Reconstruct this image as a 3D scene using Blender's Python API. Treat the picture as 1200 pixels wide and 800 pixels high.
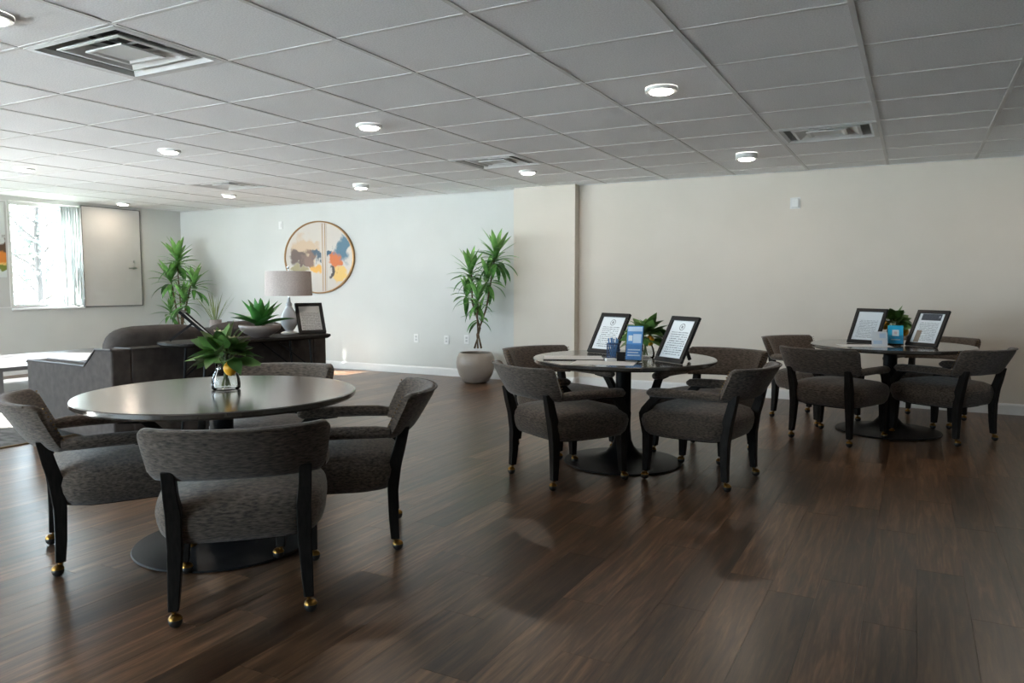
import bpy, math, random
from mathutils import Vector, Matrix

random.seed(7)
for o in list(bpy.data.objects):
    bpy.data.objects.remove(o)
scene = bpy.context.scene
COL = scene.collection
PI = math.pi

# ------------------------------------------------------------------ camera
CAM_Z, YAW, PITCH, FPX = 1.276, 0.492, 0.0773, 878.9
cam_d = bpy.data.cameras.new('camera')
cam_d.sensor_width = 36.0
cam_d.lens = FPX / 1200.0 * 36.0
cam_d.clip_start = 0.05
cam_d.clip_end = 300
cam = bpy.data.objects.new('camera', cam_d)
COL.objects.link(cam)
cam.location = (0, 0, CAM_Z)
cam.rotation_euler = (PI / 2 - PITCH, 0, YAW)
scene.camera = cam

# ------------------------------------------------------------------ world, sun, exposure
SKY_COL, SKY_STRENGTH = (0.70, 0.87, 1.0), 8.5
SUN_STRENGTH, SUN_COL = 54.0, (1.0, 0.97, 0.92)
SUN_DIR = Vector((1.0, 0.5, -0.563))
DOWNLIGHT_W, DOWNLIGHT_COL = 2.2, (1.0, 0.80, 0.60)
world = bpy.data.worlds.new('sky')
scene.world = world
world.use_nodes = True
bg = world.node_tree.nodes['Background']
bg.inputs[0].default_value = (*SKY_COL, 1)
bg.inputs[1].default_value = SKY_STRENGTH
sun_d = bpy.data.lights.new('sun', 'SUN')
sun_d.energy = SUN_STRENGTH
sun_d.color = SUN_COL
sun_d.angle = math.radians(0.6)
sun = bpy.data.objects.new('sun', sun_d)
COL.objects.link(sun)
sun.rotation_euler = SUN_DIR.to_track_quat('-Z', 'Y').to_euler()
sun.location = (-14, 3, 6)
vs = scene.view_settings
vs.view_transform = 'Standard'
vs.look = 'None'
vs.exposure = 0.99
vs.gamma = 1.0
vs.use_curve_mapping = False

# room dimensions (metres)
XL, XR, YF, YB, CEIL = -11.05, 4.2, 8.68, -3.2, 2.485
WIN = [(5.93, 6.92, 0.93, 2.42), (1.5, 4.3, 0.93, 2.42), (-2.9, 0.0, 0.93, 2.42)]   # y0, y1, z0, z1 on the left wall; last two unseen, sized for the light
ADDED_RWIN = [(-10.6, -7.4, 0.3, 2.43), (-6.9, -3.4, 0.3, 2.43)]                                # x0, x1, z0, z1 on the rear wall; unseen windows added to light the room
for (x0, x1, z0, z1) in ADDED_RWIN:
    d = bpy.data.lights.new('window_portal', 'AREA')
    d.shape = 'RECTANGLE'
    d.size, d.size_y = x1 - x0, z1 - z0
    d.cycles.is_portal = True
    o = bpy.data.objects.new('window_portal', d)
    COL.objects.link(o)
    o.location = ((x0 + x1) / 2, YB - 0.02, (z0 + z1) / 2)
    o.rotation_euler = (PI / 2, 0, 0)
for (y0, y1, z0, z1) in WIN:                      # portals guide the daylight that comes through the windows
    d = bpy.data.lights.new('window_portal', 'AREA')
    d.shape = 'RECTANGLE'
    d.size, d.size_y = z1 - z0, y1 - y0
    d.cycles.is_portal = True
    o = bpy.data.objects.new('window_portal', d)
    COL.objects.link(o)
    o.location = (XL - 0.02, (y0 + y1) / 2, (z0 + z1) / 2)
    o.rotation_euler = (0, -PI / 2, 0)

# ------------------------------------------------------------------ helpers
_cy, _sy, _cp, _sp = math.cos(YAW), math.sin(YAW), math.cos(PITCH), math.sin(PITCH)
FWD = Vector((-_sy * _cp, _cy * _cp, -_sp))
RGT = Vector((_cy, _sy, 0))
DWN = FWD.cross(RGT)

def ray(px, py):
    return FWD + RGT * ((px - 600) / FPX) + DWN * ((py - 400) / FPX)

def at_z(px, py, z):
    d = ray(px, py)
    t = (z - CAM_Z) / d.z
    return Vector((d.x * t, d.y * t, z))

def at_y(px, py, y):
    d = ray(px, py)
    t = y / d.y
    return Vector((d.x * t, y, CAM_Z + d.z * t))

def at_x(px, py, x):
    d = ray(px, py)
    t = x / d.x
    return Vector((x, d.y * t, CAM_Z + d.z * t))

def project(p):
    v = Vector(p) - Vector((0, 0, CAM_Z))
    c = v.dot(FWD)
    if c < 0.05:
        return None
    return (600 + FPX * v.dot(RGT) / c, 400 + FPX * v.dot(DWN) / c)

def lin(r, g, b):
    def f(c):
        c /= 255.0
        return c / 12.92 if c <= 0.04045 else ((c + 0.055) / 1.055) ** 2.4
    return (f(r), f(g), f(b), 1.0)

class MB:
    """collects geometry; build() links it as one mesh object"""
    def __init__(self):
        self.v, self.f, self.m = [], [], []
        self.mi = 0

    def add(self, verts, faces):
        n = len(self.v)
        self.v += [tuple(p) for p in verts]
        self.f += [tuple(i + n for i in q) for q in faces]
        self.m += [self.mi] * len(faces)
        return self

    def box(self, x0, x1, y0, y1, z0, z1, M=None):
        vs_ = [Vector((x, y, z)) for z in (z0, z1) for y in (y0, y1) for x in (x0, x1)]
        if M is not None:
            vs_ = [M @ p for p in vs_]
        return self.add(vs_, [(0, 2, 3, 1), (4, 5, 7, 6), (0, 1, 5, 4), (2, 6, 7, 3), (0, 4, 6, 2), (1, 3, 7, 5)])

    def rings(self, rings, cap=True, closed=True):
        """loft through rings of equal point counts"""
        n = len(rings[0])
        verts = [p for r in rings for p in r]
        faces = []
        for i in range(len(rings) - 1):
            for j in range(n if closed else n - 1):
                k = (j + 1) % n
                faces.append((i * n + j, i * n + k, (i + 1) * n + k, (i + 1) * n + j))
        if cap:
            faces.append(tuple(reversed(range(n))))
            faces.append(tuple((len(rings) - 1) * n + j for j in range(n)))
        return self.add(verts, faces)

    def lathe(self, prof, n=24, c=(0, 0, 0), cap=True):
        return self.rings([[(c[0] + r * math.cos(2 * PI * j / n), c[1] + r * math.sin(2 * PI * j / n), c[2] + z) for j in range(n)] for r, z in prof], cap)

    def tube(self, path, radii, n=8, flat=1.0, square=False, cap=True):
        path = [Vector(p) for p in path]
        if not hasattr(radii, '__len__'):
            radii = [radii] * len(path)
        up = Vector((0, 0, 1))
        rings = []
        for i, p in enumerate(path):
            t = (path[min(i + 1, len(path) - 1)] - path[max(i - 1, 0)]).normalized()
            a = t.cross(up)
            if a.length < 0.05:
                a = t.cross(Vector((0, 1, 0)))
            a.normalize()
            b = t.cross(a).normalized()
            ring = []
            for j in range(n):
                th = 2 * PI * (j + (0.5 if square else 0)) / n
                s = 1.414 if square else 1.0
                ring.append(p + a * (math.cos(th) * radii[i] * s) + b * (math.sin(th) * radii[i] * s * flat))
            rings.append(ring)
        return self.rings(rings, cap)

    def ball(self, c, r, n=10, m=6, sz=1.0):
        prof = []
        for i in range(m + 1):
            a = -PI / 2 + PI * i / m
            prof.append((max(r * math.cos(a), r * 0.02), r * math.sin(a) * sz))
        return self.lathe(prof, n, c)

    def build(self, name, mat, parent=None, smooth=False, bevel=0.0, auto=35, subsurf=0):
        me = bpy.data.meshes.new(name)
        me.from_pydata(self.v, [], self.f)
        mats = mat if isinstance(mat, (list, tuple)) else [mat]
        for q in mats:
            me.materials.append(q)
        if len(mats) > 1:
            me.polygons.foreach_set('material_index', self.m)
        me.validate()
        o = bpy.data.objects.new(name, me)
        COL.objects.link(o)
        if parent is not None:
            o.parent = parent
        if smooth:
            me.polygons.foreach_set('use_smooth', [True] * len(me.polygons))
            if auto:
                me.set_sharp_from_angle(angle=math.radians(auto))
        if bevel:
            b = o.modifiers.new('bevel', 'BEVEL')
            b.width = bevel
            b.segments = 2
            b.limit_method = 'ANGLE'
            b.angle_limit = math.radians(40)
        if subsurf:
            s = o.modifiers.new('sub', 'SUBSURF')
            s.levels = s.render_levels = subsurf
        return o

def tag(o, label, cat, group=None):
    o['label'] = label
    o['category'] = cat
    if group:
        o['group'] = group
    return o

def thing(name, label, cat, loc=(0, 0, 0), rz=0.0, group=None):
    o = bpy.data.objects.new(name, None)
    o.empty_display_size = 0.1
    COL.objects.link(o)
    o.location = loc
    o.rotation_euler = (0, 0, rz)
    return tag(o, label, cat, group)

def struct(o):
    o['kind'] = 'structure'
    return o

def copy_tree(o, parent=None):
    c = o.copy()
    COL.objects.link(c)
    if parent is not None:
        c.parent = parent
    for ch in list(o.children):
        copy_tree(ch, c)
    return c

def inst(src, parent, M):
    c = src.copy()
    COL.objects.link(c)
    c.parent = parent
    c.matrix_local = M
    return c

# ------------------------------------------------------------------ materials
def mat(name, col, rough=0.5, metal=0.0, spec=0.5, coat=0.0, trans=0.0):
    m = bpy.data.materials.new(name)
    m.use_nodes = True
    b = m.node_tree.nodes['Principled BSDF']
    b.inputs['Base Color'].default_value = col if len(col) == 4 else (*col, 1)
    b.inputs['Roughness'].default_value = rough
    b.inputs['Metallic'].default_value = metal
    b.inputs['Specular IOR Level'].default_value = spec
    b.inputs['Coat Weight'].default_value = coat
    b.inputs['Coat Roughness'].default_value = 0.05
    return m

def N(m, typ, **kw):
    n = m.node_tree.nodes.new(typ)
    for k, v in kw.items():
        setattr(n, k, v)
    return n

def L(m, a, b):
    m.node_tree.links.new(a, b)

def bsdf(m):
    return m.node_tree.nodes['Principled BSDF']

def noisy(m, c1, c2, scale=(1, 1, 1), nscale=8.0, detail=4.0, lo=0.3, hi=0.7, coord='Object', bump=0.0, bscale=None, bdist=0.01):
    tc = N(m, 'ShaderNodeTexCoord')
    mp = N(m, 'ShaderNodeMapping')
    mp.inputs['Scale'].default_value = scale
    L(m, tc.outputs[coord], mp.inputs['Vector'])
    nz = N(m, 'ShaderNodeTexNoise')
    nz.inputs['Scale'].default_value = nscale
    nz.inputs['Detail'].default_value = detail
    L(m, mp.outputs[0], nz.inputs['Vector'])
    cr = N(m, 'ShaderNodeValToRGB')
    cr.color_ramp.elements[0].position = lo
    cr.color_ramp.elements[1].position = hi
    cr.color_ramp.elements[0].color = c1
    cr.color_ramp.elements[1].color = c2
    L(m, nz.outputs['Fac'], cr.inputs['Fac'])
    L(m, cr.outputs[0], bsdf(m).inputs['Base Color'])
    if bump:
        src = nz
        if bscale:
            src = N(m, 'ShaderNodeTexNoise')
            src.inputs['Scale'].default_value = bscale
            L(m, mp.outputs[0], src.inputs['Vector'])
        bp = N(m, 'ShaderNodeBump')
        bp.inputs['Strength'].default_value = bump
        bp.inputs['Distance'].default_value = bdist
        L(m, src.outputs['Fac'], bp.inputs['Height'])
        L(m, bp.outputs[0], bsdf(m).inputs['Normal'])
    return m

def glass_mat(name, tint=(1, 1, 1), rough=0.0, ior=1.5):
    m = bpy.data.materials.new(name)
    m.use_nodes = True
    nt = m.node_tree
    nt.nodes.clear()
    out = N(m, 'ShaderNodeOutputMaterial')
    mix = N(m, 'ShaderNodeMixShader')
    tr = N(m, 'ShaderNodeBsdfTransparent')
    tr.inputs[0].default_value = (*tint, 1)
    gl = N(m, 'ShaderNodeBsdfGlossy')
    gl.inputs['Roughness'].default_value = rough
    fr = N(m, 'ShaderNodeFresnel')
    fr.inputs['IOR'].default_value = ior
    L(m, fr.outputs[0], mix.inputs[0])
    L(m, tr.outputs[0], mix.inputs[1])
    L(m, gl.outputs[0], mix.inputs[2])
    L(m, mix.outputs[0], out.inputs[0])
    return m

WALL_WHITE = noisy(mat('wall_paint_white', (0.7, 0.7, 0.7), 0.75, spec=0.3), (0.60, 0.605, 0.575, 1), (0.63, 0.635, 0.605, 1), nscale=2.0, bump=0.05, bscale=180, bdist=0.002)
WALL_GREIGE = noisy(mat('wall_paint_greige', (0.6, 0.57, 0.53), 0.75, spec=0.3), (0.67, 0.615, 0.535, 1), (0.70, 0.64, 0.56, 1), nscale=2.0, bump=0.05, bscale=180, bdist=0.002)
TRIM = mat('white_trim', (0.72, 0.715, 0.70), 0.5)
TILE = noisy(mat('ceiling_tile_board', (0.6, 0.6, 0.6), 0.9, spec=0.2), (0.82, 0.825, 0.825, 1), (0.94, 0.945, 0.945, 1), nscale=120, detail=3, lo=0.35, hi=0.6, bump=0.25, bscale=150, bdist=0.004)
TEE = mat('white_tee_metal', (0.72, 0.715, 0.70), 0.9, spec=0.1)
DARKVOID = mat('duct_shade', (0.012, 0.013, 0.013), 0.8)
VENTMETAL = mat('vent_paint', (0.66, 0.67, 0.66), 0.45)
VENTIN = mat('vent_inner_galvanised', (0.60, 0.61, 0.60), 0.5, 0.1)
FABRIC = bpy.data.materials.new('chair_tweed')
FABRIC.use_nodes = True
noisy(FABRIC, (0.026, 0.019, 0.0145, 1), (0.152, 0.116, 0.090, 1), scale=(1, 1.5, 4.5), nscale=38, detail=9, lo=0.30, hi=0.72, bump=0.35, bscale=80, bdist=0.004)
bsdf(FABRIC).inputs['Roughness'].default_value = 0.9
bsdf(FABRIC).inputs['Specular IOR Level'].default_value = 0.2
bsdf(FABRIC).inputs['Sheen Weight'].default_value = 0.25
BLACKWOOD = noisy(mat('espresso_wood', (0.02, 0.016, 0.014), 0.5, spec=0.12), (0.010, 0.009, 0.008, 1), (0.020, 0.017, 0.015, 1), scale=(3, 3, 0.6), nscale=30)
BRASS = mat('antique_brass', lin(138, 104, 52), 0.3, 1.0)
RUBBER = mat('black_rubber', (0.015, 0.013, 0.012), 0.4)
NAIL = mat('nailhead_metal', lin(120, 96, 62), 0.35, 0.9)
TABLETOP = noisy(mat('espresso_tabletop', (0.045, 0.037, 0.03), 0.22), (0.030, 0.024, 0.019, 1), (0.052, 0.043, 0.034, 1), scale=(1, 9, 1), nscale=9, detail=6)
bsdf(TABLETOP).inputs['Roughness'].default_value = 0.2
bsdf(TABLETOP).inputs['Specular IOR Level'].default_value = 1.0
bsdf(TABLETOP).inputs['Coat Weight'].default_value = 0.7
bsdf(TABLETOP).inputs['Coat Roughness'].default_value = 0.15
BLACKMETAL = mat('black_metal', (0.010, 0.010, 0.011), 0.45, 0.0, 0.18)
SOFA = noisy(mat('sofa_velour', (0.1, 0.09, 0.085), 0.85, spec=0.2), (0.046, 0.038, 0.034, 1), (0.072, 0.060, 0.054, 1), nscale=14, detail=5, bump=0.15, bscale=220, bdist=0.002)
PIPING = mat('sofa_piping', (0.055, 0.048, 0.048), 0.6)
LEAF = noisy(mat('leaf_green', (0.05, 0.14, 0.03), 0.38), lin(54, 112, 44), lin(142, 190, 104), scale=(1, 1, 1), nscale=7, detail=2)
LEAF2 = noisy(mat('leaf_deep_green', (0.03, 0.09, 0.02), 0.4), lin(52, 96, 40), lin(126, 160, 84), nscale=9, detail=2)
AGAVE = noisy(mat('agave_green', (0.03, 0.11, 0.03), 0.35), lin(30, 92, 34), lin(92, 160, 74), nscale=5, detail=2)
CANE = noisy(mat('cane_bark', (0.14, 0.10, 0.06), 0.8), lin(72, 58, 40), lin(120, 98, 70), scale=(1, 1, 8), nscale=10)
POT = noisy(mat('greige_ceramic', (0.3, 0.28, 0.26), 0.33), lin(146, 136, 127), lin(160, 150, 141), nscale=3)
BOWL = noisy(mat('stoneware', (0.3, 0.28, 0.26), 0.4), lin(128, 116, 112), lin(160, 148, 142), nscale=5)
SOIL = noisy(mat('soil', (0.03, 0.02, 0.015), 0.95), (0.02, 0.014, 0.01, 1), (0.06, 0.045, 0.03, 1), nscale=60)
LEMON = noisy(mat('lemon_rind', (0.7, 0.4, 0.02), 0.4), lin(222, 150, 22), lin(240, 180, 44), nscale=30, bump=0.1, bscale=90, bdist=0.002)
BLOSSOM = mat('cream_blossom', lin(240, 226, 200), 0.6)
STEM = mat('stem_green', lin(84, 96, 48), 0.6)
GLASS = glass_mat('clear_glass', (0.985, 0.99, 0.988), 0.0, 1.25)
PANE = glass_mat('window_glass', (0.97, 0.99, 0.985), 0.0, 1.45)
WATER = glass_mat('water', (0.97, 0.98, 0.97), 0.0, 1.2)
ACRYLIC = glass_mat('acrylic', (0.93, 0.96, 0.98), 0.02, 1.49)
FRAMEBLACK = mat('black_frame', (0.010, 0.010, 0.011), 0.4, spec=0.3)
PAPER = mat('paper', (0.72, 0.72, 0.71), 0.7)
CARDB = mat('backing_board', (0.03, 0.03, 0.03), 0.8)
GOLD = mat('brushed_gold', lin(160, 126, 86), 0.38, 0.8)
SHADE = noisy(mat('linen_shade', (0.5, 0.46, 0.44), 0.9), lin(176, 164, 158), lin(192, 180, 174), scale=(1, 1, 1), nscale=90)
LAMPBASE = mat('white_ceramic', (0.66, 0.68, 0.70), 0.15, coat=0.4)
CHROME = mat('chrome', (0.7, 0.7, 0.7), 0.15, 1.0)
NICKEL = mat('satin_nickel', (0.55, 0.55, 0.54), 0.3, 1.0)
PLASTIC = mat('white_plastic', (0.76, 0.76, 0.74), 0.35)
PANELMAT = noisy(mat('panel_laminate', (0.56, 0.54, 0.5), 0.5), (0.50, 0.495, 0.47, 1), (0.53, 0.525, 0.50, 1), nscale=3)
PANELEDGE = mat('panel_edge_grey', (0.12, 0.12, 0.12), 0.5)
RUG = noisy(mat('rug_wool', (0.4, 0.38, 0.36), 0.95, spec=0.1), (0.08, 0.075, 0.07, 1), (0.21, 0.20, 0.19, 1), scale=(1, 2.4, 1), nscale=7, detail=7, bump=0.5, bscale=120, bdist=0.01)
RUGEDGE = mat('rug_binding', lin(120, 96, 66), 0.9)
WHITETOP = mat('pale_lacquer', (0.12, 0.12, 0.124), 0.18, spec=0.6)
BLUEPLASTIC = mat('blue_mesh_metal', lin(52, 76, 112), 0.4, 0.3)
PENBLUE = mat('pen_blue', lin(58, 120, 176), 0.35)
LIGHTBLUE = mat('leaflet_blue', lin(92, 150, 208), 0.35)
SKYBLUE = mat('leaflet_pale', lin(196, 216, 236), 0.35)
TEAL = mat('card_turquoise', lin(40, 176, 216), 0.4)
CARDWHITE = mat('card_white', lin(226, 232, 238), 0.5)
CARDPINK = mat('card_pink_print', lin(226, 170, 180), 0.5)
NAVY = mat('leaflet_edge_navy', lin(26, 70, 112), 0.4)
GREYPRINT = mat('grey_print', lin(120, 124, 132), 0.6)
CURTAIN = bpy.data.materials.new('sheer_curtain')
CURTAIN.use_nodes = True
_nt = CURTAIN.node_tree
_nt.nodes.clear()
_o, _a, _d, _t = N(CURTAIN, 'ShaderNodeOutputMaterial'), N(CURTAIN, 'ShaderNodeMixShader'), N(CURTAIN, 'ShaderNodeBsdfDiffuse'), N(CURTAIN, 'ShaderNodeBsdfTranslucent')
_d.inputs[0].default_value = (0.8, 0.84, 0.84, 1)
_t.inputs[0].default_value = (0.72, 0.80, 0.80, 1)
_a.inputs[0].default_value = 0.12
L(CURTAIN, _d.outputs[0], _a.inputs[1]); L(CURTAIN, _t.outputs[0], _a.inputs[2]); L(CURTAIN, _a.outputs[0], _o.inputs[0])
LENS = bpy.data.materials.new('led_lens')
LENS.use_nodes = True
bsdf(LENS).inputs['Base Color'].default_value = (0.8, 0.8, 0.8, 1)
bsdf(LENS).inputs['Emission Color'].default_value = (1.0, 0.93, 0.84, 1)
bsdf(LENS).inputs['Emission Strength'].default_value = 18.0
BARK = mat('tree_bark', (0.045, 0.04, 0.036), 0.9)
HEDGE = noisy(mat('far_foliage', (0.2, 0.25, 0.15), 0.8), (0.06, 0.068, 0.055, 1), (0.10, 0.11, 0.09, 1), nscale=4)
LAWN = noisy(mat('pale_ground', (0.5, 0.5, 0.45), 0.9), (0.78, 0.81, 0.84, 1), (0.85, 0.88, 0.90, 1), nscale=1.5)

def plank_material():
    m = mat('vinyl_plank', (0.08, 0.06, 0.05), 0.4)
    at = N(m, 'ShaderNodeAttribute', attribute_name='plank_tone')
    tc = N(m, 'ShaderNodeTexCoord')
    off = N(m, 'ShaderNodeVectorMath', operation='MULTIPLY_ADD')
    L(m, at.outputs['Vector'], off.inputs[0])
    off.inputs[1].default_value = (37.0, 53.0, 11.0)
    geo = N(m, 'ShaderNodeNewGeometry')
    L(m, geo.outputs['Position'], off.inputs[2])
    mp = N(m, 'ShaderNodeMapping')
    mp.inputs['Scale'].default_value = (13.0, 0.9, 1.0)
    L(m, off.outputs[0], mp.inputs['Vector'])
    n1 = N(m, 'ShaderNodeTexNoise')
    n1.inputs['Scale'].default_value = 2.2
    n1.inputs['Detail'].default_value = 7
    n1.inputs['Roughness'].default_value = 0.62
    n1.inputs['Distortion'].default_value = 0.7
    L(m, mp.outputs[0], n1.inputs['Vector'])
    n2 = N(m, 'ShaderNodeTexNoise')
    n2.inputs['Scale'].default_value = 9.0
    n2.inputs['Detail'].default_value = 4
    L(m, mp.outputs[0], n2.inputs['Vector'])
    mixf = N(m, 'ShaderNodeMath', operation='MULTIPLY_ADD')
    L(m, n2.outputs['Fac'], mixf.inputs[0])
    mixf.inputs[1].default_value = 0.35
    L(m, n1.outputs['Fac'], mixf.inputs[2])
    cr = N(m, 'ShaderNodeValToRGB')
    e = cr.color_ramp.elements
    e[0].position, e[0].color = 0.48, (0.034, 0.0165, 0.0080, 1)
    e[1].position, e[1].color = 0.90, (0.205, 0.113, 0.060, 1)
    k = cr.color_ramp.elements.new(0.68)
    k.color = (0.094, 0.048, 0.0245, 1)
    L(m, mixf.outputs[0], cr.inputs['Fac'])
    sep = N(m, 'ShaderNodeSeparateXYZ')
    L(m, at.outputs['Vector'], sep.inputs[0])
    mr = N(m, 'ShaderNodeMapRange')
    mr.inputs['To Min'].default_value = 0.55
    mr.inputs['To Max'].default_value = 1.4
    L(m, sep.outputs[1], mr.inputs['Value'])
    mul = N(m, 'ShaderNodeMixRGB', blend_type='MULTIPLY')
    mul.inputs[0].default_value = 1.0
    L(m, cr.outputs[0], mul.inputs[1])
    L(m, mr.outputs[0], mul.inputs[2])
    L(m, mul.outputs[0], bsdf(m).inputs['Base Color'])
    rr = N(m, 'ShaderNodeMapRange')
    rr.inputs['To Min'].default_value = 0.25
    rr.inputs['To Max'].default_value = 0.37
    L(m, n2.outputs['Fac'], rr.inputs['Value'])
    L(m, rr.outputs[0], bsdf(m).inputs['Roughness'])
    bsdf(m).inputs['Specular IOR Level'].default_value = 0.55
    bp = N(m, 'ShaderNodeBump')
    bp.inputs['Strength'].default_value = 0.10
    bp.inputs['Distance'].default_value = 0.002
    L(m, n2.outputs['Fac'], bp.inputs['Height'])
    L(m, bp.outputs[0], bsdf(m).inputs['Normal'])
    return m

PLANK = plank_material()
SUBFLOOR = mat('subfloor_dark', (0.03, 0.02, 0.016), 0.8)

# ------------------------------------------------------------------ floor of separate planks
floor = struct(MB().box(XL, XR, YB, YF, -0.12, -0.006).build('floor', SUBFLOOR))
PW, PL, GAP = 0.182, 1.22, 0.0003
planks = []
nx = int((XR - XL) / PW) + 1
for i in range(nx):
    x0 = XL + i * PW
    x1 = min(x0 + PW, XR)
    if x1 - x0 < 0.01:
        continue
    y = YB - random.random() * PL
    while y < YF:
        a, b = max(y, YB), min(y + PL, YF)
        if b - a > 0.01:
            c = [project((px_, py_, 0)) for px_ in (x0, x1) for py_ in (a, b)]
            area = 0.0
            if all(q is not None for q in c):
                mx, my = sum(q[0] for q in c) / 4, sum(q[1] for q in c) / 4
                if -80 < mx < 1280 and -80 < my < 900:
                    (ax, ay), (bx_, by_), (cx_, cy_) = c[0], c[1], c[2]
                    area = abs((bx_ - ax) * (cy_ - ay) - (by_ - ay) * (cx_ - ax))
            planks.append((area, x0 + GAP, x1 - GAP, a + GAP, b - GAP))
        y += PL
planks.sort(reverse=True)

def plank_attr(me, tones):
    att = me.attributes.new('plank_tone', 'FLOAT_VECTOR', 'FACE')
    flat = []
    for t in tones:
        flat += list(t)
    att.data.foreach_set('vector', flat)

def plank_geo(b, p):
    _, x0, x1, y0, y1 = p
    e = 0.0004
    b.add([(x0, y0, -0.006), (x1, y0, -0.006), (x1, y1, -0.006), (x0, y1, -0.006),
           (x0, y0, -e), (x1, y0, -e), (x1, y1, -e), (x0, y1, -e),
           (x0 + e, y0 + e, 0), (x1 - e, y0 + e, 0), (x1 - e, y1 - e, 0), (x0 + e, y1 - e, 0)],
          [(0, 1, 5, 4), (1, 2, 6, 5), (2, 3, 7, 6), (3, 0, 4, 7), (4, 5, 9, 8), (5, 6, 10, 9), (6, 7, 11, 10), (7, 4, 8, 11), (8, 9, 10, 11)])

for p in planks[:300]:
    b = MB()
    plank_geo(b, p)
    o = b.build('plank', PLANK, floor)
    t = (random.random(), random.random(), random.random())
    plank_attr(o.data, [t] * 9)
b = MB()
tones = []
for p in planks[300:]:
    plank_geo(b, p)
    tones += [(random.random(), random.random(), random.random())] * 9
rest = b.build('plank_field', PLANK, floor)
plank_attr(rest.data, tones)
rest['kind'] = 'stuff'

# ------------------------------------------------------------------ walls, column, baseboards
WTOP = CEIL + 0.30
b = MB()
ycuts = [YB - 0.15]
for (y0, y1, z0, z1) in sorted(WIN):
    b.box(XL - 0.18, XL, ycuts[-1], y0, -0.12, WTOP)
    b.box(XL - 0.18, XL, y0, y1, -0.12, z0)
    b.box(XL - 0.18, XL, y0, y1, z1, WTOP)
    ycuts.append(y1)
b.box(XL - 0.18, XL, ycuts[-1], YF + 0.15, -0.12, WTOP)
struct(b.build('wall_left', WALL_WHITE))
COLX0, COLX1, COLY = -4.56, -3.705, YF - 0.13
struct(MB().box(XL, COLX0 + 0.3, YF, YF + 0.15, -0.12, WTOP).build('wall_back', WALL_WHITE))
struct(MB().box(COLX0 + 0.3, XR + 0.15, YF, YF + 0.15, -0.12, WTOP).build('wall_back_accent', WALL_GREIGE))
struct(MB().box(COLX0, COLX1, COLY, YF, 0, WTOP).build('wall_column', WALL_GREIGE, bevel=0.004))
struct(MB().box(XR, XR + 0.15, YB - 0.15, YF, -0.12, WTOP).build('wall_right', WALL_WHITE))
b = MB()
xc_ = XL
for (x0, x1, z0, z1) in ADDED_RWIN:
    b.box(xc_, x0, YB - 0.15, YB, -0.12, WTOP).box(x0, x1, YB - 0.15, YB, -0.12, z0).box(x0, x1, YB - 0.15, YB, z1, WTOP)
    xc_ = x1
b.box(xc_, XR, YB - 0.15, YB, -0.12, WTOP)
struct(b.build('wall_rear', WALL_WHITE))
for k, (x0, x1, z0, z1) in enumerate(ADDED_RWIN):
    b = MB()
    b.box(x0, x1, YB - 0.10, YB - 0.05, z0, z0 + 0.05).box(x0, x1, YB - 0.10, YB - 0.05, z1 - 0.05, z1)
    for x in (x0, (x0 + x1) / 2 - 0.025, x1 - 0.05):
        b.box(x, x + 0.05, YB - 0.10, YB - 0.05, z0 + 0.05, z1 - 0.05)
    w_ = struct(b.build('window_%d' % (k + 4), TRIM))  # unseen window, added for the daylight it lets in
    MB().add([(x0, YB - 0.075, z0), (x1, YB - 0.075, z0), (x1, YB - 0.075, z1), (x0, YB - 0.075, z1)], [(0, 1, 2, 3)]).build('pane', PANE, w_)

def baseboard(name, pts):
    """pts: polyline of wall feet; the room is on the right-hand side of travel"""
    b = MB()
    for (x0, y0), (x1, y1) in zip(pts[:-1], pts[1:]):
        d = Vector((x1 - x0, y1 - y0, 0))
        n = Vector((d.y, -d.x, 0)).normalized()
        prof = [(0, 0), (0.014, 0), (0.014, 0.088), (0.009, 0.100), (0.004, 0.108), (0, 0.108)]
        r0 = [Vector((x0, y0, 0)) + n * u + Vector((0, 0, z)) for u, z in prof]
        r1 = [Vector((x1, y1, 0)) + n * u + Vector((0, 0, z)) for u, z in prof]
        b.rings([r0, r1])
    return struct(b.build(name, TRIM))
baseboard('baseboard_back', [(XL, YF), (COLX0, YF)])
baseboard('baseboard_column', [(COLX0, YF), (COLX0, COLY), (COLX1, COLY), (COLX1, YF)])
baseboard('baseboard_accent', [(COLX1, YF), (XR, YF)])
baseboard('baseboard_left', [(XL, YB), (XL, YF)])
baseboard('baseboard_right', [(XR, YF), (XR, YB)])

# ------------------------------------------------------------------ windows
def window(name, y0, y1, z0, z1, nv, nh):
    b = MB()
    fw = 0.05
    x0, x1 = XL - 0.13, XL - 0.07
    b.box(x0, x1, y0, y1, z0, z0 + fw).box(x0, x1, y0, y1, z1 - fw, z1).box(x0, x1, y0, y0 + fw, z0, z1).box(x0, x1, y1 - fw, y1, z0, z1)
    w = struct(b.build(name, TRIM))
    ys = [y0 + fw + (y1 - y0 - 2 * fw) * i / nv for i in range(nv + 1)]
    zs = [z0 + fw + (z1 - z0 - 2 * fw) * i / nh for i in range(nh + 1)]
    for y in ys[1:-1]:
        MB().box(x0 + 0.015, x1 - 0.015, y - 0.011, y + 0.011, z0 + fw, z1 - fw).build('mullion', TRIM, w)
    for z in zs[1:-1]:
        MB().box(x0 + 0.017, x1 - 0.017, y0 + fw, y1 - fw, z - 0.011, z + 0.011).build('mullion', TRIM, w)
    for i in range(nv):
        for j in range(nh):
            xm = (x0 + x1) / 2
            MB().add([(xm, ys[i], zs[j]), (xm, ys[i + 1], zs[j]), (xm, ys[i + 1], zs[j + 1]), (xm, ys[i], zs[j + 1])], [(0, 1, 2, 3)]).build('pane', PANE, w)
    MB().box(XL - 0.18, XL + 0.03, y0 - 0.02, y1 + 0.02, z0 - 0.03, z0).build('window_sill', TRIM, w, bevel=0.004)
    return w
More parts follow.
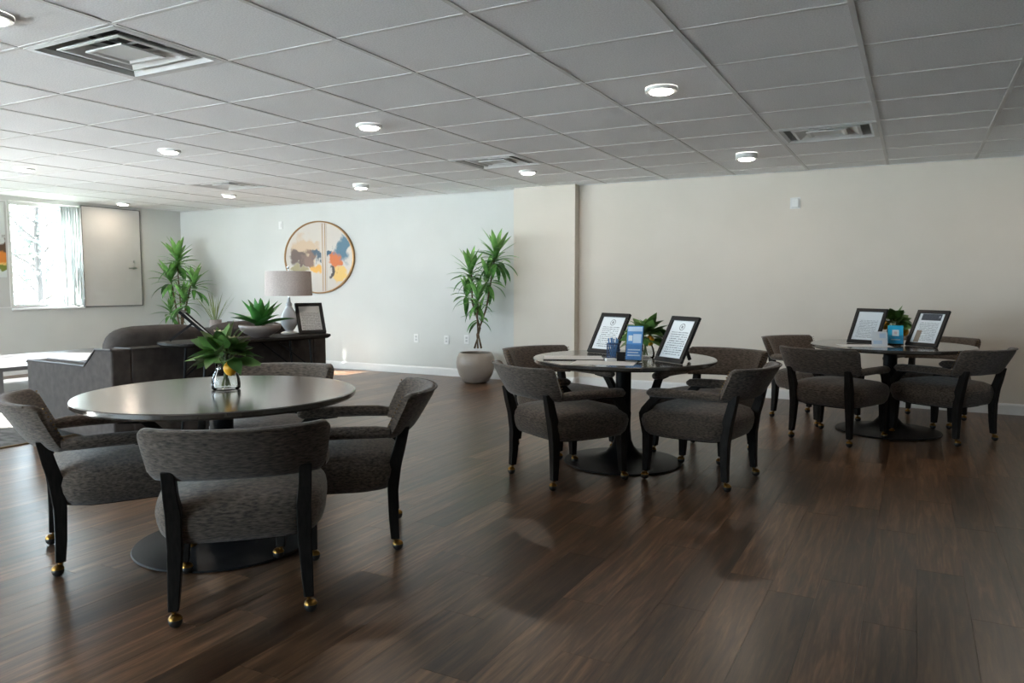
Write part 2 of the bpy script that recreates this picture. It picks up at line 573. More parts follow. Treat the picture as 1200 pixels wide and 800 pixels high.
window('window_1', *WIN[0], 2, 2)
window('window_2', *WIN[1], 4, 2)
window('window_3', *WIN[2], 4, 2)

# sheer curtain bunched at the right side of the visible window
b = MB()
rows = []
for k in range(2):
    z = (2.40, 0.95)[k]
    rows.append([(XL + 0.045 + 0.022 * math.sin(j * 1.25) + 0.008 * math.sin(j * 2.9 + k), 6.60 + 0.322 * j / 40, z) for j in range(41)])
b.rings(rows, cap=False, closed=False)
cur = b.build('sheer_curtain', CURTAIN, smooth=True, auto=0)
s = cur.modifiers.new('thickness', 'SOLIDIFY')
s.thickness = 0.002
tag(cur, 'narrow white sheer curtain bunched at the right edge of the window', 'curtain')

# sliding panels on both sides of the window
def side_panel(label, y0, y1, z0, z1, art):
    p = thing('sliding_panel', label, 'panel', (XL + 0.022, (y0 + y1) / 2, z0), 0)
    w, h = (y1 - y0) / 2, z1 - z0
    MB().box(-0.014, 0.014, -w + 0.012, w - 0.012, 0.012, h - 0.012).build('panel_board', PANELMAT, p)
    MB().box(-0.016, 0.018, -w, w, h - 0.012, h).box(-0.016, 0.018, -w, w, 0, 0.012).box(-0.016, 0.018, -w, -w + 0.012, 0.012, h - 0.012).box(-0.016, 0.018, w - 0.012, w, 0.012, h - 0.012).build('edge_strip', PANELEDGE if not art else TRIM, p)
    if art:
        MB().box(0.014, 0.03, -w + 0.1, w - 0.045, 0.42, h - 0.03).build('canvas_picture', ART_MAT, p)
    else:
        hp = at_x(156, 314, XL)
        hy, hz = hp.y - (y0 + y1) / 2, hp.z - z0
        hd = MB()
        hd.rings([[(0.014 + t, hy + 0.028 * math.cos(a * PI / 8), hz + 0.028 * math.sin(a * PI / 8)) for a in range(16)] for t in (0, 0.008)])
        hd.tube([(0.02, hy, hz), (0.055, hy, hz)], 0.009)
        hd.tube([(0.055, hy + 0.008, hz), (0.058, hy - 0.05, hz + 0.002), (0.055, hy - 0.12, hz - 0.004)], [0.010, 0.009, 0.007])
        hd.build('lever_handle', NICKEL, p, smooth=True)
        lk = MB()
        lk.rings([[(0.014 + t, hy + 0.022 * math.cos(a * PI / 8), hz + 0.10 + 0.022 * math.sin(a * PI / 8)) for a in range(16)] for t in (0, 0.012)])
        lk.build('lock_rose', NICKEL, p, smooth=True)
    return p

def art_material(name, axis, base, blobs):
    """abstract fluid painting: soft-edged colour blots (u, z, ru, rz, colour) with noise-warped outlines"""
    m = mat(name, base, 0.5)
    tc = N(m, 'ShaderNodeTexCoord')
    nz = N(m, 'ShaderNodeTexNoise')
    nz.inputs['Scale'].default_value = 5.5
    nz.inputs['Detail'].default_value = 6
    L(m, tc.outputs['Object'], nz.inputs['Vector'])
    sub = N(m, 'ShaderNodeVectorMath', operation='SUBTRACT')
    L(m, nz.outputs['Color'], sub.inputs[0])
    sub.inputs[1].default_value = (0.5, 0.5, 0.5)
    mad = N(m, 'ShaderNodeVectorMath', operation='MULTIPLY_ADD')
    L(m, sub.outputs[0], mad.inputs[0])
    mad.inputs[1].default_value = (0.42, 0.42, 0.42)
    L(m, tc.outputs['Object'], mad.inputs[2])
    prev = None
    for (u, z, ru, rz, col) in blobs:
        mp = N(m, 'ShaderNodeVectorMath', operation='SUBTRACT')
        L(m, mad.outputs[0], mp.inputs[0])
        mp.inputs[1].default_value = (u, 0, z) if axis == 'X' else (0, u, z)
        sc = N(m, 'ShaderNodeVectorMath', operation='MULTIPLY')
        L(m, mp.outputs[0], sc.inputs[0])
        sc.inputs[1].default_value = (1 / ru, 0, 1 / rz) if axis == 'X' else (0, 1 / ru, 1 / rz)
        ln = N(m, 'ShaderNodeVectorMath', operation='LENGTH')
        L(m, sc.outputs[0], ln.inputs[0])
        mr = N(m, 'ShaderNodeMapRange', interpolation_type='SMOOTHSTEP')
        mr.inputs['From Min'].default_value = 1.15
        mr.inputs['From Max'].default_value = 0.7
        L(m, ln.outputs['Value'], mr.inputs['Value'])
        mx = N(m, 'ShaderNodeMixRGB')
        L(m, mr.outputs[0], mx.inputs[0])
        if prev is None:
            mx.inputs[1].default_value = base
        else:
            L(m, prev, mx.inputs[1])
        mx.inputs[2].default_value = col
        prev = mx.outputs[0]
    L(m, prev, bsdf(m).inputs['Base Color'])
    return m
ART_MAT = art_material('abstract_paint', 'Y', lin(206, 210, 206), [(0.3, 0.66, 0.5, 0.14, lin(226, 186, 110)), (0.38, 0.84, 0.3, 0.10, lin(84, 62, 44)), (0.42, 0.72, 0.16, 0.08, lin(214, 126, 40)), (0.36, 0.56, 0.3, 0.07, lin(120, 128, 52)), (0.1, 0.8, 0.2, 0.2, lin(70, 110, 130))])
ROUND_REFLECTION = art_material('painted_reflection_round', 'X', lin(190, 182, 172), [
    (-0.27, 0.14, 0.30, 0.18, lin(186, 160, 132)), (-0.40, 0.0, 0.20, 0.12, lin(92, 72, 62)), (-0.20, -0.03, 0.16, 0.10, lin(120, 92, 78)),
    (0.02, 0.04, 0.20, 0.07, lin(58, 78, 92)), (-0.40, -0.17, 0.20, 0.07, lin(146, 134, 98)), (-0.02, -0.16, 0.17, 0.10, lin(214, 160, 70)),
    (0.34, -0.05, 0.11, 0.14, lin(196, 100, 34)), (0.50, 0.12, 0.15, 0.20, lin(70, 108, 126)), (0.42, -0.24, 0.16, 0.10, lin(214, 176, 96)), (0.24, 0.08, 0.08, 0.06, lin(50, 84, 104)), (0.26, -0.22, 0.06, 0.10, lin(64, 54, 48))])
side_panel('beige panel with a silver lever handle right of the bright window', 6.925, 7.895, 0.92, 2.44, False)
side_panel('pale panel with a colourful abstract picture cut by the left picture edge', 4.9, 5.885, 0.94, 2.41, True)

# ------------------------------------------------------------------ ceiling: backing, tees, tiles, vents, lights
ceiling = struct(MB().box(XL - 0.18, XR + 0.15, YB - 0.15, YF + 0.15, WTOP, WTOP + 0.15).build('ceiling', TILE))
U0, DU, V0, DV = -0.288, 0.765, 3.637, 0.6706
ulines = [U0 + DU * k for k in range(-15, 7)]
vlines = [V0 + DV * k for k in range(-11, 9)]
ulines = [u for u in ulines if XL + 0.02 < u < XR - 0.02]
vlines = [v for v in vlines if YB + 0.02 < v < YF - 0.02]
for u in ulines:
    MB().box(u - 0.013, u + 0.013, YB, YF, CEIL - 0.003, CEIL).box(u - 0.002, u + 0.002, YB, YF, CEIL, CEIL + 0.03).build('main_tee', TEE, ceiling)
for v in vlines:
    MB().box(XL, XR, v - 0.011, v + 0.011, CEIL - 0.0025, CEIL).box(XL, XR, v - 0.002, v + 0.002, CEIL, CEIL + 0.03).build('cross_tee', TEE, ceiling)
MB().box(XL, XL + 0.02, YB, YF, CEIL - 0.005, CEIL).box(XR - 0.02, XR, YB, YF, CEIL - 0.005, CEIL).box(XL, XR, YF - 0.02, YF, CEIL - 0.005, CEIL).box(XL, XR, YB, YB + 0.02, CEIL - 0.005, CEIL).build('wall_angle', TEE, ceiling)
vent_cells = [(-3.73, 2.631), (-3.73, 6.655), (-0.67, 6.655), (-7.555, 6.655)]
ue = [XL] + ulines + [XR]
ve = [YB] + vlines + [YF]
tile_src = {}
tiles = []
for i in range(len(ue) - 1):
    for j in range(len(ve) - 1):
        cx, cy = (ue[i] + ue[i + 1]) / 2, (ve[j] + ve[j + 1]) / 2
        if any(abs(cx - a) < 0.2 and abs(cy - c) < 0.2 for a, c in vent_cells):
            continue
        pr = project((cx, cy, CEIL))
        vis = 0 if (pr and -120 < pr[0] < 1320 and -150 < pr[1] < 400) else 1
        d = (cx * cx + cy * cy) ** 0.5
        tiles.append((vis, d, cx, cy, ue[i + 1] - ue[i] - 0.008, ve[j + 1] - ve[j] - 0.008))
tiles.sort()
for vis, d, cx, cy, w, l in tiles[:290]:
    key = (round(w, 3), round(l, 3))
    if key not in tile_src:
        o = MB().box(-w / 2, w / 2, -l / 2, l / 2, 0, 0.016).build('ceiling_tile', TILE, ceiling)
        o.location = (cx, cy, CEIL)
        tile_src[key] = o
    else:
        o = tile_src[key].copy()
        COL.objects.link(o)
        o.location = (cx, cy, CEIL + random.uniform(0, 0.0015))
b = MB()
for vis, d, cx, cy, w, l in tiles[290:]:
    b.box(cx - w / 2, cx + w / 2, cy - l / 2, cy + l / 2, CEIL, CEIL + 0.016)
if b.v:
    r_ = b.build('ceiling_tile_field', TILE, ceiling)
    r_['kind'] = 'stuff'

def sq(hx, hy, z):
    return [(-hx, -hy, z), (hx, -hy, z), (hx, hy, z), (-hx, hy, z)]

def air_vent(label, cx, cy):
    hx, hy = DU / 2 - 0.014, DV / 2 - 0.014
    t = thing('air_vent', label, 'air vent', (cx, cy, CEIL), 0, 'square ceiling air vents')
    MB().rings([sq(hx, hy, 0.004), sq(hx, hy, -0.004), sq(hx - 0.035, hy - 0.035, -0.006), sq(hx - 0.055, hy - 0.055, 0.012)], cap=False).build('vent_frame', VENTMETAL, t)
    MB().rings([sq(hx - 0.055, hy - 0.055, 0.012), sq(hx - 0.075, hy - 0.075, 0.10)], cap=False).add(sq(hx - 0.075, hy - 0.075, 0.10), [(0, 1, 2, 3)]).build('back_pan', VENTIN, t)
    n = 28
    MB().rings([[(0.205 * math.cos(2 * PI * k / n), 0.205 * math.sin(2 * PI * k / n), z) for k in range(n)] for z in (0.092, 0.099)]).build('duct_opening', DARKVOID, t)  # black disc painted in for the shade inside the duct
    MB().rings([sq(hx * 0.68, hy * 0.68, 0.006), sq(hx * 0.68, hy * 0.68, 0.0), sq(hx * 0.62, hy * 0.62, -0.002), sq(hx * 0.42, hy * 0.42, 0.045), sq(hx * 0.44, hy * 0.44, 0.05), sq(hx * 0.64, hy * 0.64, 0.008)], cap=False).build('cone_ring', VENTMETAL, t)
    MB().rings([sq(hx * 0.40, hy * 0.40, 0.004), sq(hx * 0.40, hy * 0.40, -0.004), sq(hx * 0.34, hy * 0.34, -0.004), sq(hx * 0.13, hy * 0.13, 0.028)], cap=True).build('centre_cone', VENTMETAL, t)
    MB().box(-hx * 0.95 + 0.06, hx * 0.95 - 0.06, -0.004, 0.004, 0.045, 0.055).box(-0.004, 0.004, -hy * 0.95 + 0.06, hy * 0.95 - 0.06, 0.045, 0.055).build('support_bar', VENTIN, t)
air_vent('large square ceiling vent nearest the camera at upper left', *vent_cells[0])
air_vent('square ceiling vent in front of the grey column top', *vent_cells[1])
air_vent('ceiling vent above the far right table', *vent_cells[2])
air_vent('smallest farthest ceiling vent, high above the left of the round mirror', *vent_cells[3])

def downlight(label, cx, cy, tall=0.022):
    t = thing('downlight', label, 'ceiling light', (cx, cy, CEIL), 0, 'round ceiling lights')
    MB().lathe([(0.098, 0), (0.098, -tall + 0.004), (0.094, -tall), (0.074, -tall - 0.001), (0.070, -tall + 0.004)], 28, cap=False).build('trim_ring', PLASTIC, t, smooth=True)
    MB().lathe([(0.071, -tall + 0.003), (0.068, -tall - 0.007), (0.055, -tall - 0.012), (0.002, -tall - 0.014)], 28, cap=False).build('lens', LENS, t, smooth=True)
    d = bpy.data.lights.new('lamp_light', 'AREA')
    d.shape = 'DISK'
    d.size = 0.13
    d.energy = DOWNLIGHT_W
    d.color = DOWNLIGHT_COL
    o = bpy.data.objects.new('lamp_light', d)
    COL.objects.link(o)
    o.parent = t
    o.location = (0, 0, -tall - 0.017)
DLX = {0: 0.86, 1: -1.435, 2: -3.73, 3: -6.025, 4: -8.32, 5: -10.6}
dl = [(2, 1.96, 'ceiling light cut by the top left picture corner'), (1, 4.643, 'large round ceiling light right of the picture centre'),
      (2, 4.643, 'round ceiling light left of the picture centre above the near table row'), (3, 4.643, 'round ceiling light above the dark sofa'),
      (4, 4.643, 'round ceiling light at the far left above the window wall side'), (1, 7.325, 'round ceiling light left of the far right vent'),
      (2, 7.325, 'round ceiling light directly in front of the grey column'), (3, 7.325, 'ceiling light with a thick rim between the round mirror and the tall plant'),
      (4, 7.325, 'round ceiling light just below the small far vent'), (5, 7.325, 'farthest ceiling light near the window panel'),
      (0, 7.325, 'ceiling light at the right picture edge')]
for k, y, lab in dl:
    downlight(lab, DLX[k], y, 0.05 if (k, y) in ((3, 7.325), (1, 7.325)) else 0.022)

# ------------------------------------------------------------------ wall fixtures
def wall_plate(name, label, cat, p, w, h, kind):
    t = thing(name, label, cat, (p.x, YF, p.z), 0)
    MB().box(-w / 2, w / 2, -0.007, 0, -h / 2, h / 2).build('cover_plate', PLASTIC, t, bevel=0.002)
    if kind == 'outlet':
        for s in (-1, 1):
            MB().box(-0.016, 0.016, -0.0095, -0.007, s * 0.021 - 0.014, s * 0.021 + 0.014).build('socket', mat('socket_grey', (0.5, 0.5, 0.49), 0.4) if 'socket_grey' not in bpy.data.materials else bpy.data.materials['socket_grey'], t, bevel=0.001)
    elif kind == 'switch':
        MB().box(-0.016, 0.016, -0.012, -0.007, -0.03, 0.03).build('rocker', PLASTIC, t, bevel=0.001)
    else:
        MB().box(-w * 0.36, w * 0.36, -0.03, -0.007, -h * 0.4, h * 0.4).build('sensor_body', PLASTIC, t, bevel=0.006)
    return t
wall_plate('outlet', 'wall outlet between the table lamp and the tall plant, leftmost of three', 'outlet', at_y(488, 396, YF), 0.08, 0.12, 'outlet')
wall_plate('outlet', 'wall outlet just left of the tall plant stems', 'outlet', at_y(523.5, 398, YF), 0.08, 0.12, 'outlet')
wall_plate('outlet', 'wall outlet directly behind the tall plant stems', 'outlet', at_y(547, 397.5, YF), 0.08, 0.12, 'outlet')
wall_plate('wall_sensor', 'small white box high on the beige wall', 'sensor', at_y(932, 238, YF), 0.105, 0.12, 'sensor')
wall_plate('wall_switch', 'small white switch plate left of the oval mirror', 'switch', at_y(329, 264, YF), 0.08, 0.12, 'switch')

# oval mirror in a slim gold frame, its reflection painted on
pc = at_y(374.5, 301.5, YF)
t = thing('oval_mirror', 'large round mirror with a painted abstract reflection in a slim gold frame on the white wall', 'mirror', (pc.x, YF - 0.002, pc.z))
A_, B_ = 0.69, 0.545
n = 64
def ov(a, b_, y):
    return [(a * math.cos(2 * PI * k / n), y, b_ * math.sin(2 * PI * k / n)) for k in range(n)]
MB().rings([ov(A_, B_, 0), ov(A_, B_, -0.035), ov(A_ - 0.008, B_ - 0.008, -0.04), ov(A_ - 0.022, B_ - 0.018, -0.04), ov(A_ - 0.025, B_ - 0.021, -0.03), ov(A_ - 0.025, B_ - 0.021, 0)], cap=False).build('frame_ring', GOLD, t, smooth=True, auto=40)
xs0, xs1 = 0.06, 0.165
def clip_oval(xa, xb, y, a, b_):
    pts = []
    m_ = 30
    for k in range(m_ + 1):
        x = xa + (xb - xa) * k / m_
        pts.append((x, y, b_ * math.sqrt(max(0, 1 - (x / a) ** 2))))
    for k in range(m_ + 1):
        x = xb - (xb - xa) * k / m_
        pts.append((x, y, -b_ * math.sqrt(max(0, 1 - (x / a) ** 2))))
    return pts
aa, bb = A_ - 0.023, B_ - 0.019
for (xa, xb, y, mm, nm) in ((-aa * 0.9995, xs0, -0.022, ROUND_REFLECTION, 'painted_reflection'), (xs1, aa * 0.9995, -0.022, ROUND_REFLECTION, 'painted_reflection'), (xs0, xs1, -0.026, mat('reflected_bar', lin(186, 176, 166), 0.5), 'vertical_bar')):
    pts = clip_oval(xa, xb, y, aa, bb)
    MB().rings([pts, [(p[0], -0.002, p[2]) for p in pts]]).build(nm, mm, t)
for xx in (0.088, 0.137):
    MB().box(xx - 0.004, xx + 0.004, -0.03, -0.026, -bb * 0.96, bb * 0.96).build('bar_edge', GOLD, t)

# ------------------------------------------------------------------ chairs
def make_chair():
    t = thing('game_chair', '', 'chair')
    # seat: rounded bulging cushion
    nseg = 40
    def ring(ax, ay, z, e=4.2):
        r = []
        for k in range(nseg):
            th = 2 * PI * k / nseg
            c, s_ = math.cos(th), math.sin(th)
            x = math.copysign(abs(c) ** (2 / e), c) * ax
            y = math.copysign(abs(s_) ** (2 / e), s_) * ay
            r.append((x * (1 + 0.05 * y / ay), y + 0.005, z))
        return r
    prof = [(0.02, 0.02, 0.298), (0.27, 0.266, 0.298), (0.298, 0.286, 0.305), (0.316, 0.300, 0.330), (0.326, 0.310, 0.365), (0.331, 0.314, 0.400), (0.325, 0.308, 0.432), (0.308, 0.290, 0.456), (0.266, 0.253, 0.474), (0.185, 0.18, 0.489), (0.09, 0.09, 0.497), (0.012, 0.012, 0.499)]
    MB().rings([ring(a, b_, z, 2.8 if a < 0.2 else 4.2) for a, b_, z in prof]).build('seat', FABRIC, t, smooth=True, auto=0)
    MB().rings([ring(0.235, 0.235, 0.285), ring(0.235, 0.235, 0.304)]).build('seat_frame', BLACKWOOD, t)
    # backrest band, leaning outward
    nu, nc = 28, 20
    def arc(v, u):
        hc = 0.294 + 0.028 * v
        yc = -0.245 - 0.10 * v
        sg = 0.105 + 0.025 * v
        th = u * 1.0
        x = hc * math.sin(th * 1.05) / math.sin(1.05)
        k = (math.cos(th * 1.05) - math.cos(1.05)) / (1 - math.cos(1.05))
        return Vector((x, yc - sg * k, 0))
    rings = []
    pip = []
    z0, z1 = 0.553, 0.768
    for i in range(nu + 1):
        u = -1 + 2 * i / nu
        B0, T0 = arc(0, u), arc(1, u)
        B1, B2 = arc(0, u - 0.02), arc(0, u + 0.02)
        tn = (B2 - B1).normalized()
        nr = Vector((tn.y, -tn.x, 0))      # outward (towards the back)
        zb = z0 + 0.008 * (1 - abs(u))
        endk = 0.86 if i in (0, nu) else 1.0
        rg = []
        for c in range(nc):
            th = 2 * PI * c / nc
            hv = math.copysign(abs(math.sin(th)) ** 0.45, math.sin(th)) * endk
            tk = math.copysign(abs(math.cos(th)) ** 0.6, math.cos(th)) * 0.031 * endk
            v = (hv + 1) / 2
            p = B0.lerp(T0, v) + nr * tk
            rg.append((p.x, p.y, zb + (z1 - zb) * v))
        rings.append(rg)
        pt = T0 + nr * 0.024
        pip.append((pt.x, pt.y, z1 - 0.006))
    band = MB().rings(rings).build('backrest', FABRIC, t, smooth=True, auto=60)
    MB().tube(pip[2:-2], 0.0045, 6).build('piping', FABRIC, band, smooth=True)
    nl = MB()
    for s_ in (-1, 1):
        for k in range(11):
            v = 0.08 + 0.84 * k / 10
            p = arc(0, s_ * 0.975).lerp(arc(1, s_ * 0.975), v)
            nl.ball((p.x + s_ * 0.004, p.y + 0.020, z0 + (z1 - z0) * v), 0.0048, 5, 3)
    o = nl.build('nailhead_trim', NAIL, band)
    o['kind'] = 'stuff'
    # arms
    for s_ in (-1, 1):
        path = [(s_ * 0.292, -0.262, 0.583), (s_ * 0.302, -0.20, 0.588), (s_ * 0.306, -0.10, 0.589), (s_ * 0.306, 0.05, 0.587), (s_ * 0.302, 0.15, 0.583), (s_ * 0.296, 0.205, 0.579), (s_ * 0.293, 0.228, 0.576)]
        MB().tube(path, [0.028, 0.034, 0.034, 0.034, 0.035, 0.031, 0.014], 12, 0.88).build('arm_pad', FABRIC, t, smooth=True, auto=60)
        MB().tube([(s_ * 0.303, 0.02, 0.562), (s_ * 0.301, 0.10, 0.559), (s_ * 0.296, 0.19, 0.555)], [0.010, 0.016, 0.017], 4, 0.6, True).build('arm_rail', BLACKWOOD, t)
    # legs: front ones sweep up to the arm, rear ones lean back to the band
    def loft(pts):
        return MB().rings([[(x - a, y - c, z), (x + a, y - c, z), (x + a, y + c, z), (x - a, y + c, z)] for x, y, z, a, c in pts])
    for s_ in (-1, 1):
        fl = loft([(s_ * 0.272, 0.242, 0.062, 0.019, 0.020), (s_ * 0.268, 0.237, 0.16, 0.023, 0.024), (s_ * 0.264, 0.237, 0.30, 0.027, 0.028), (s_ * 0.268, 0.256, 0.40, 0.027, 0.029), (s_ * 0.272, 0.258, 0.44, 0.025, 0.030), (s_ * 0.280, 0.236, 0.475, 0.022, 0.032), (s_ * 0.290, 0.192, 0.52, 0.020, 0.034), (s_ * 0.296, 0.155, 0.556, 0.019, 0.036)]).build('leg', BLACKWOOD, t, bevel=0.004)
        rl = loft([(s_ * 0.243, -0.283, 0.062, 0.019, 0.020), (s_ * 0.238, -0.277, 0.16, 0.023, 0.023), (s_ * 0.232, -0.275, 0.30, 0.027, 0.026), (s_ * 0.231, -0.286, 0.41, 0.028, 0.029), (s_ * 0.231, -0.290, 0.435, 0.028, 0.030), (s_ * 0.236, -0.308, 0.50, 0.025, 0.028), (s_ * 0.240, -0.332, 0.60, 0.023, 0.024)]).build('leg', BLACKWOOD, t, bevel=0.004)
        for leg, x, y, sw in ((fl, s_ * 0.272, 0.242, 1), (rl, s_ * 0.243, -0.283, -1)):
            cb = MB()
            cb.lathe([(0.013, 0.066), (0.013, 0.058), (0.008, 0.054), (0.008, 0.046)], 12, (x, y, 0))
            cb.lathe([(0.004, 0.0525), (0.012, 0.0515), (0.020, 0.046), (0.0252, 0.0385), (0.0262, 0.034), (0.0250, 0.033)], 14, (x + 0.006, y + 0.012 * sw, 0), cap=False)
            c_ = cb.build('caster_cap', BRASS, leg, smooth=True, auto=50)
            MB().ball((x + 0.006, y + 0.012 * sw, 0.0255), 0.0255, 14, 8).build('caster_wheel', RUBBER, leg, smooth=True, auto=0)
    nl = MB()
    for s_ in (-1, 1):
        for k in range(8):
            z = 0.312 + 0.011 * k
            f_ = (z - 0.305) / 0.06
            ax, ay = 0.290 + 0.026 * min(1, f_), 0.284 + 0.024 * min(1, f_)
            for dx in (-0.036, 0.036):
                x = s_ * 0.232 + dx
                xx = abs(x) / (ax * 0.95)
                if xx < 0.995:
                    nl.ball((x, -ay * (1 - xx ** 4.2) ** (1 / 4.2) + 0.004, z), 0.0042, 5, 3)
    o = nl.build('nailhead_trim', NAIL, t)
    o['kind'] = 'stuff'
    return t

chair_spots = [
    ((-2.415, 2.165), (-0.70, 0.714), 'grey tweed armchair with its back to the camera at the nearest table'),
    ((-3.34, 2.25), (0.46, 0.89), 'grey tweed armchair at the left picture edge of the nearest table'),
    ((-2.520, 2.85), (-0.80, -0.60), 'grey tweed armchair on the right side of the nearest table'),
    ((-3.31, 3.14), (0.52, -0.85), 'grey tweed armchair behind the nearest table, only its back top showing'),
    ((-1.99, 4.50), (0.50, 0.866), 'grey tweed armchair at the near left of the middle table'),
    ((-1.22, 4.885), (-0.985, 0.17), 'grey tweed armchair at the near right of the middle table'),
    ((-2.345, 5.245), (0.91, -0.41), 'grey tweed armchair at the far left of the middle table, by the tall plant'),
    ((-1.36, 5.58), (-0.25, -0.97), 'grey tweed armchair at the far right of the middle table'),
    ((-0.53, 6.69), (0.37, 0.93), 'grey tweed armchair at the near left of the far right table'),
    ((0.232, 7.11), (-0.82, 0.57), 'grey tweed armchair at the near right of the far right table'),
    ((-0.78, 7.48), (0.83, -0.56), 'grey tweed armchair at the far left of the far right table'),
    ((0.13, 7.86), (-0.30, -0.95), 'grey tweed armchair behind the far right table against the beige wall'),
]
proto = make_chair()
for i, ((x, y), (fx, fy), lab) in enumerate(chair_spots):
    c = proto if i == 0 else copy_tree(proto)
    c.location = (x, y, 0)
    c.rotation_euler = (0, 0, math.atan2(-fx, fy))
    tag(c, lab, 'chair', 'grey tweed armchairs on casters')

# ------------------------------------------------------------------ round tables
TZ = 0.75
def make_table():
    t = thing('round_table', '', 'table')
    R_ = 0.645
    MB().lathe([(0.004, TZ - 0.032), (R_ - 0.012, TZ - 0.032), (R_, TZ - 0.022), (R_, TZ - 0.005), (R_ - 0.005, TZ), (0.004, TZ)], 72).build('table_top', TABLETOP, t, smooth=True, auto=30)
    b = MB()
    b.box(-0.36, 0.36, -0.03, 0.03, TZ - 0.06, TZ - 0.032).box(-0.03, 0.03, -0.36, 0.36, TZ - 0.06, TZ - 0.032)
    b.build('support_brace', BLACKMETAL, t)
    MB().lathe([(0.055, 0.12), (0.055, TZ - 0.06)], 28).build('pedestal', BLACKMETAL, t, smooth=True, auto=40)
    MB().lathe([(0.41, 0.0), (0.42, 0.004), (0.415, 0.011), (0.37, 0.016), (0.27, 0.025), (0.18, 0.042), (0.12, 0.070), (0.08, 0.115), (0.062, 0.16), (0.057, 0.22)], 56).build('base', BLACKMETAL, t, smooth=True, auto=40)
    return t
T1, T2, T3 = (-2.97, 2.53), (-1.81, 5.06), (-0.165, 7.22)
tb = make_table()
for i, (p, lab) in enumerate(((T1, 'dark round pedestal table with a lemon vase, nearest the camera'), (T2, 'dark round pedestal table in the middle with two framed notices'), (T3, 'dark round pedestal table at the far right near the beige wall'))):
    c = tb if i == 0 else copy_tree(tb)
    c.location = (p[0], p[1], 0)
    tag(c, lab, 'table', 'round pedestal tables')

# ------------------------------------------------------------------ leaves
def leaf_mesh(name, mat_, length, width, droop, fold=0.25, nseg=7, tip=1.6, base=0.35):
    """leaf growing along +Y from the origin, drooping in -Z"""
    b = MB()
    rows = []
    x_, z_ = 0.0, 0.0
    for i in range(nseg + 1):
        s_ = i / nseg
        a = -droop * s_
        if i:
            x_ += math.cos(a) * length / nseg
            z_ += math.sin(a) * length / nseg
        w = width * (math.sin(PI * min(1, base + (1 - base) * s_) ** tip) if s_ > 0 else math.sin(PI * base ** tip))
        w = max(w, width * 0.03)
        rows.append([(-w, x_, z_ + w * fold), (-w * 0.5, x_, z_ + w * fold * 0.25), (0, x_, z_), (w * 0.5, x_, z_ + w * fold * 0.25), (w, x_, z_ + w * fold)])
    b.rings(rows, cap=False, closed=False)
    o = b.build(name, mat_, None, smooth=True, auto=0)
    return o

def orient(p, az, el, roll=0, sc=1.0):
    return Matrix.Translation(p) @ Matrix.Rotation(az, 4, 'Z') @ Matrix.Rotation(el, 4, 'X') @ Matrix.Rotation(roll, 4, 'Y') @ Matrix.Scale(sc, 4)

SRC = []
def src(o):
    SRC.append(o)
    return o
drac = [src(leaf_mesh('leaf', LEAF, 0.34, 0.035, d, fold=0.2)) for d in (0.3, 0.75, 1.15)]
agav = [src(leaf_mesh('leaf', AGAVE, 0.29, 0.046, d, fold=0.45, base=0.42)) for d in (-0.25, 0.05, 0.3)]
lem = [src(leaf_mesh('leaf', LEAF2, 0.11, 0.033, d, fold=0.12, base=0.10, tip=0.85, nseg=6)) for d in (0.15, 0.45, 0.8)]
blade = [src(leaf_mesh('grass_blade', mat('grass_blade_green', lin(126, 140, 92), 0.6), 0.36, 0.006, d, base=0.4)) for d in (0.05, 0.3, 0.6)]

def rosette(parent, p, n, leaves, sc, rng, lo=-0.25, hi=1.35):
    for k in range(n):
        f = k / max(1, n - 1)
        az = k * 2.399 + rng.uniform(-0.2, 0.2)
        el = hi + (lo - hi) * f + rng.uniform(-0.1, 0.1)
        L_ = leaves[0 if f < 0.35 else (1 if f < 0.75 else 2)]
        z = p[2] - 0.14 * f * sc
        inst(L_, parent, orient((p[0], p[1], z), az, el, rng.uniform(-0.2, 0.2), sc * rng.uniform(0.82, 1.08)))

# tall plant in the round pot by the column
rng = random.Random(3)
pp = Vector((-4.965, 8.27, 0))
pot = tag(MB().lathe([(0.002, 0.004), (0.12, 0.0), (0.165, 0.02), (0.215, 0.10), (0.247, 0.20), (0.252, 0.26), (0.238, 0.335), (0.212, 0.385), (0.205, 0.39), (0.197, 0.385), (0.215, 0.335), (0.20, 0.31), (0.002, 0.31)], 44).build('round_pot', POT, smooth=True, auto=50), 'round greige ceramic pot on the floor beside the column', 'pot')
pot.location = pp
pl = thing('dracaena', 'tall slim leafy plant in the round greige pot by the column', 'plant', (pp.x, pp.y, 0.315))
MB().lathe([(0.002, -0.004), (0.203, -0.004), (0.20, 0.006), (0.1, 0.012), (0.002, 0.014)], 24).build('soil', SOIL, pl)
def loc(px, py):
    q = at_y(px, py, pp.y)
    return (q.x - pp.x, q.y - pp.y, q.z - 0.315)
heads = [((584, 297), 30, 1.05, -0.06), ((576, 322), 22, 1.0, -0.10), ((549, 316), 28, 1.0, 0.05), ((546, 340), 17, 0.9, 0.04), ((566, 348), 21, 0.85, -0.13), ((562, 366), 12, 0.8, 0.0)]
for (q, nl_, sc, dy) in heads:
    a = loc(*q)
    rosette(pl, (a[0], dy, a[2]), nl_, drac, sc, rng)
for (q0, q1, q2, q3, dy) in (((560, 408), (560, 392), (572, 360), (583, 300), -0.06), ((556, 408), (562, 385), (552, 355), (550, 315), 0.05), ((564, 408), (562, 390), (563, 370), (566, 348), -0.12)):
    pts = [loc(*q) for q in (q0, q1, q2, q3)]
    path = [(p_[0], dy * k / 3, max(p_[2], 0.0)) for k, p_ in enumerate(pts)]
    MB().tube(path, [0.013, 0.012, 0.011, 0.008], 8).build('cane', CANE, pl, smooth=True)

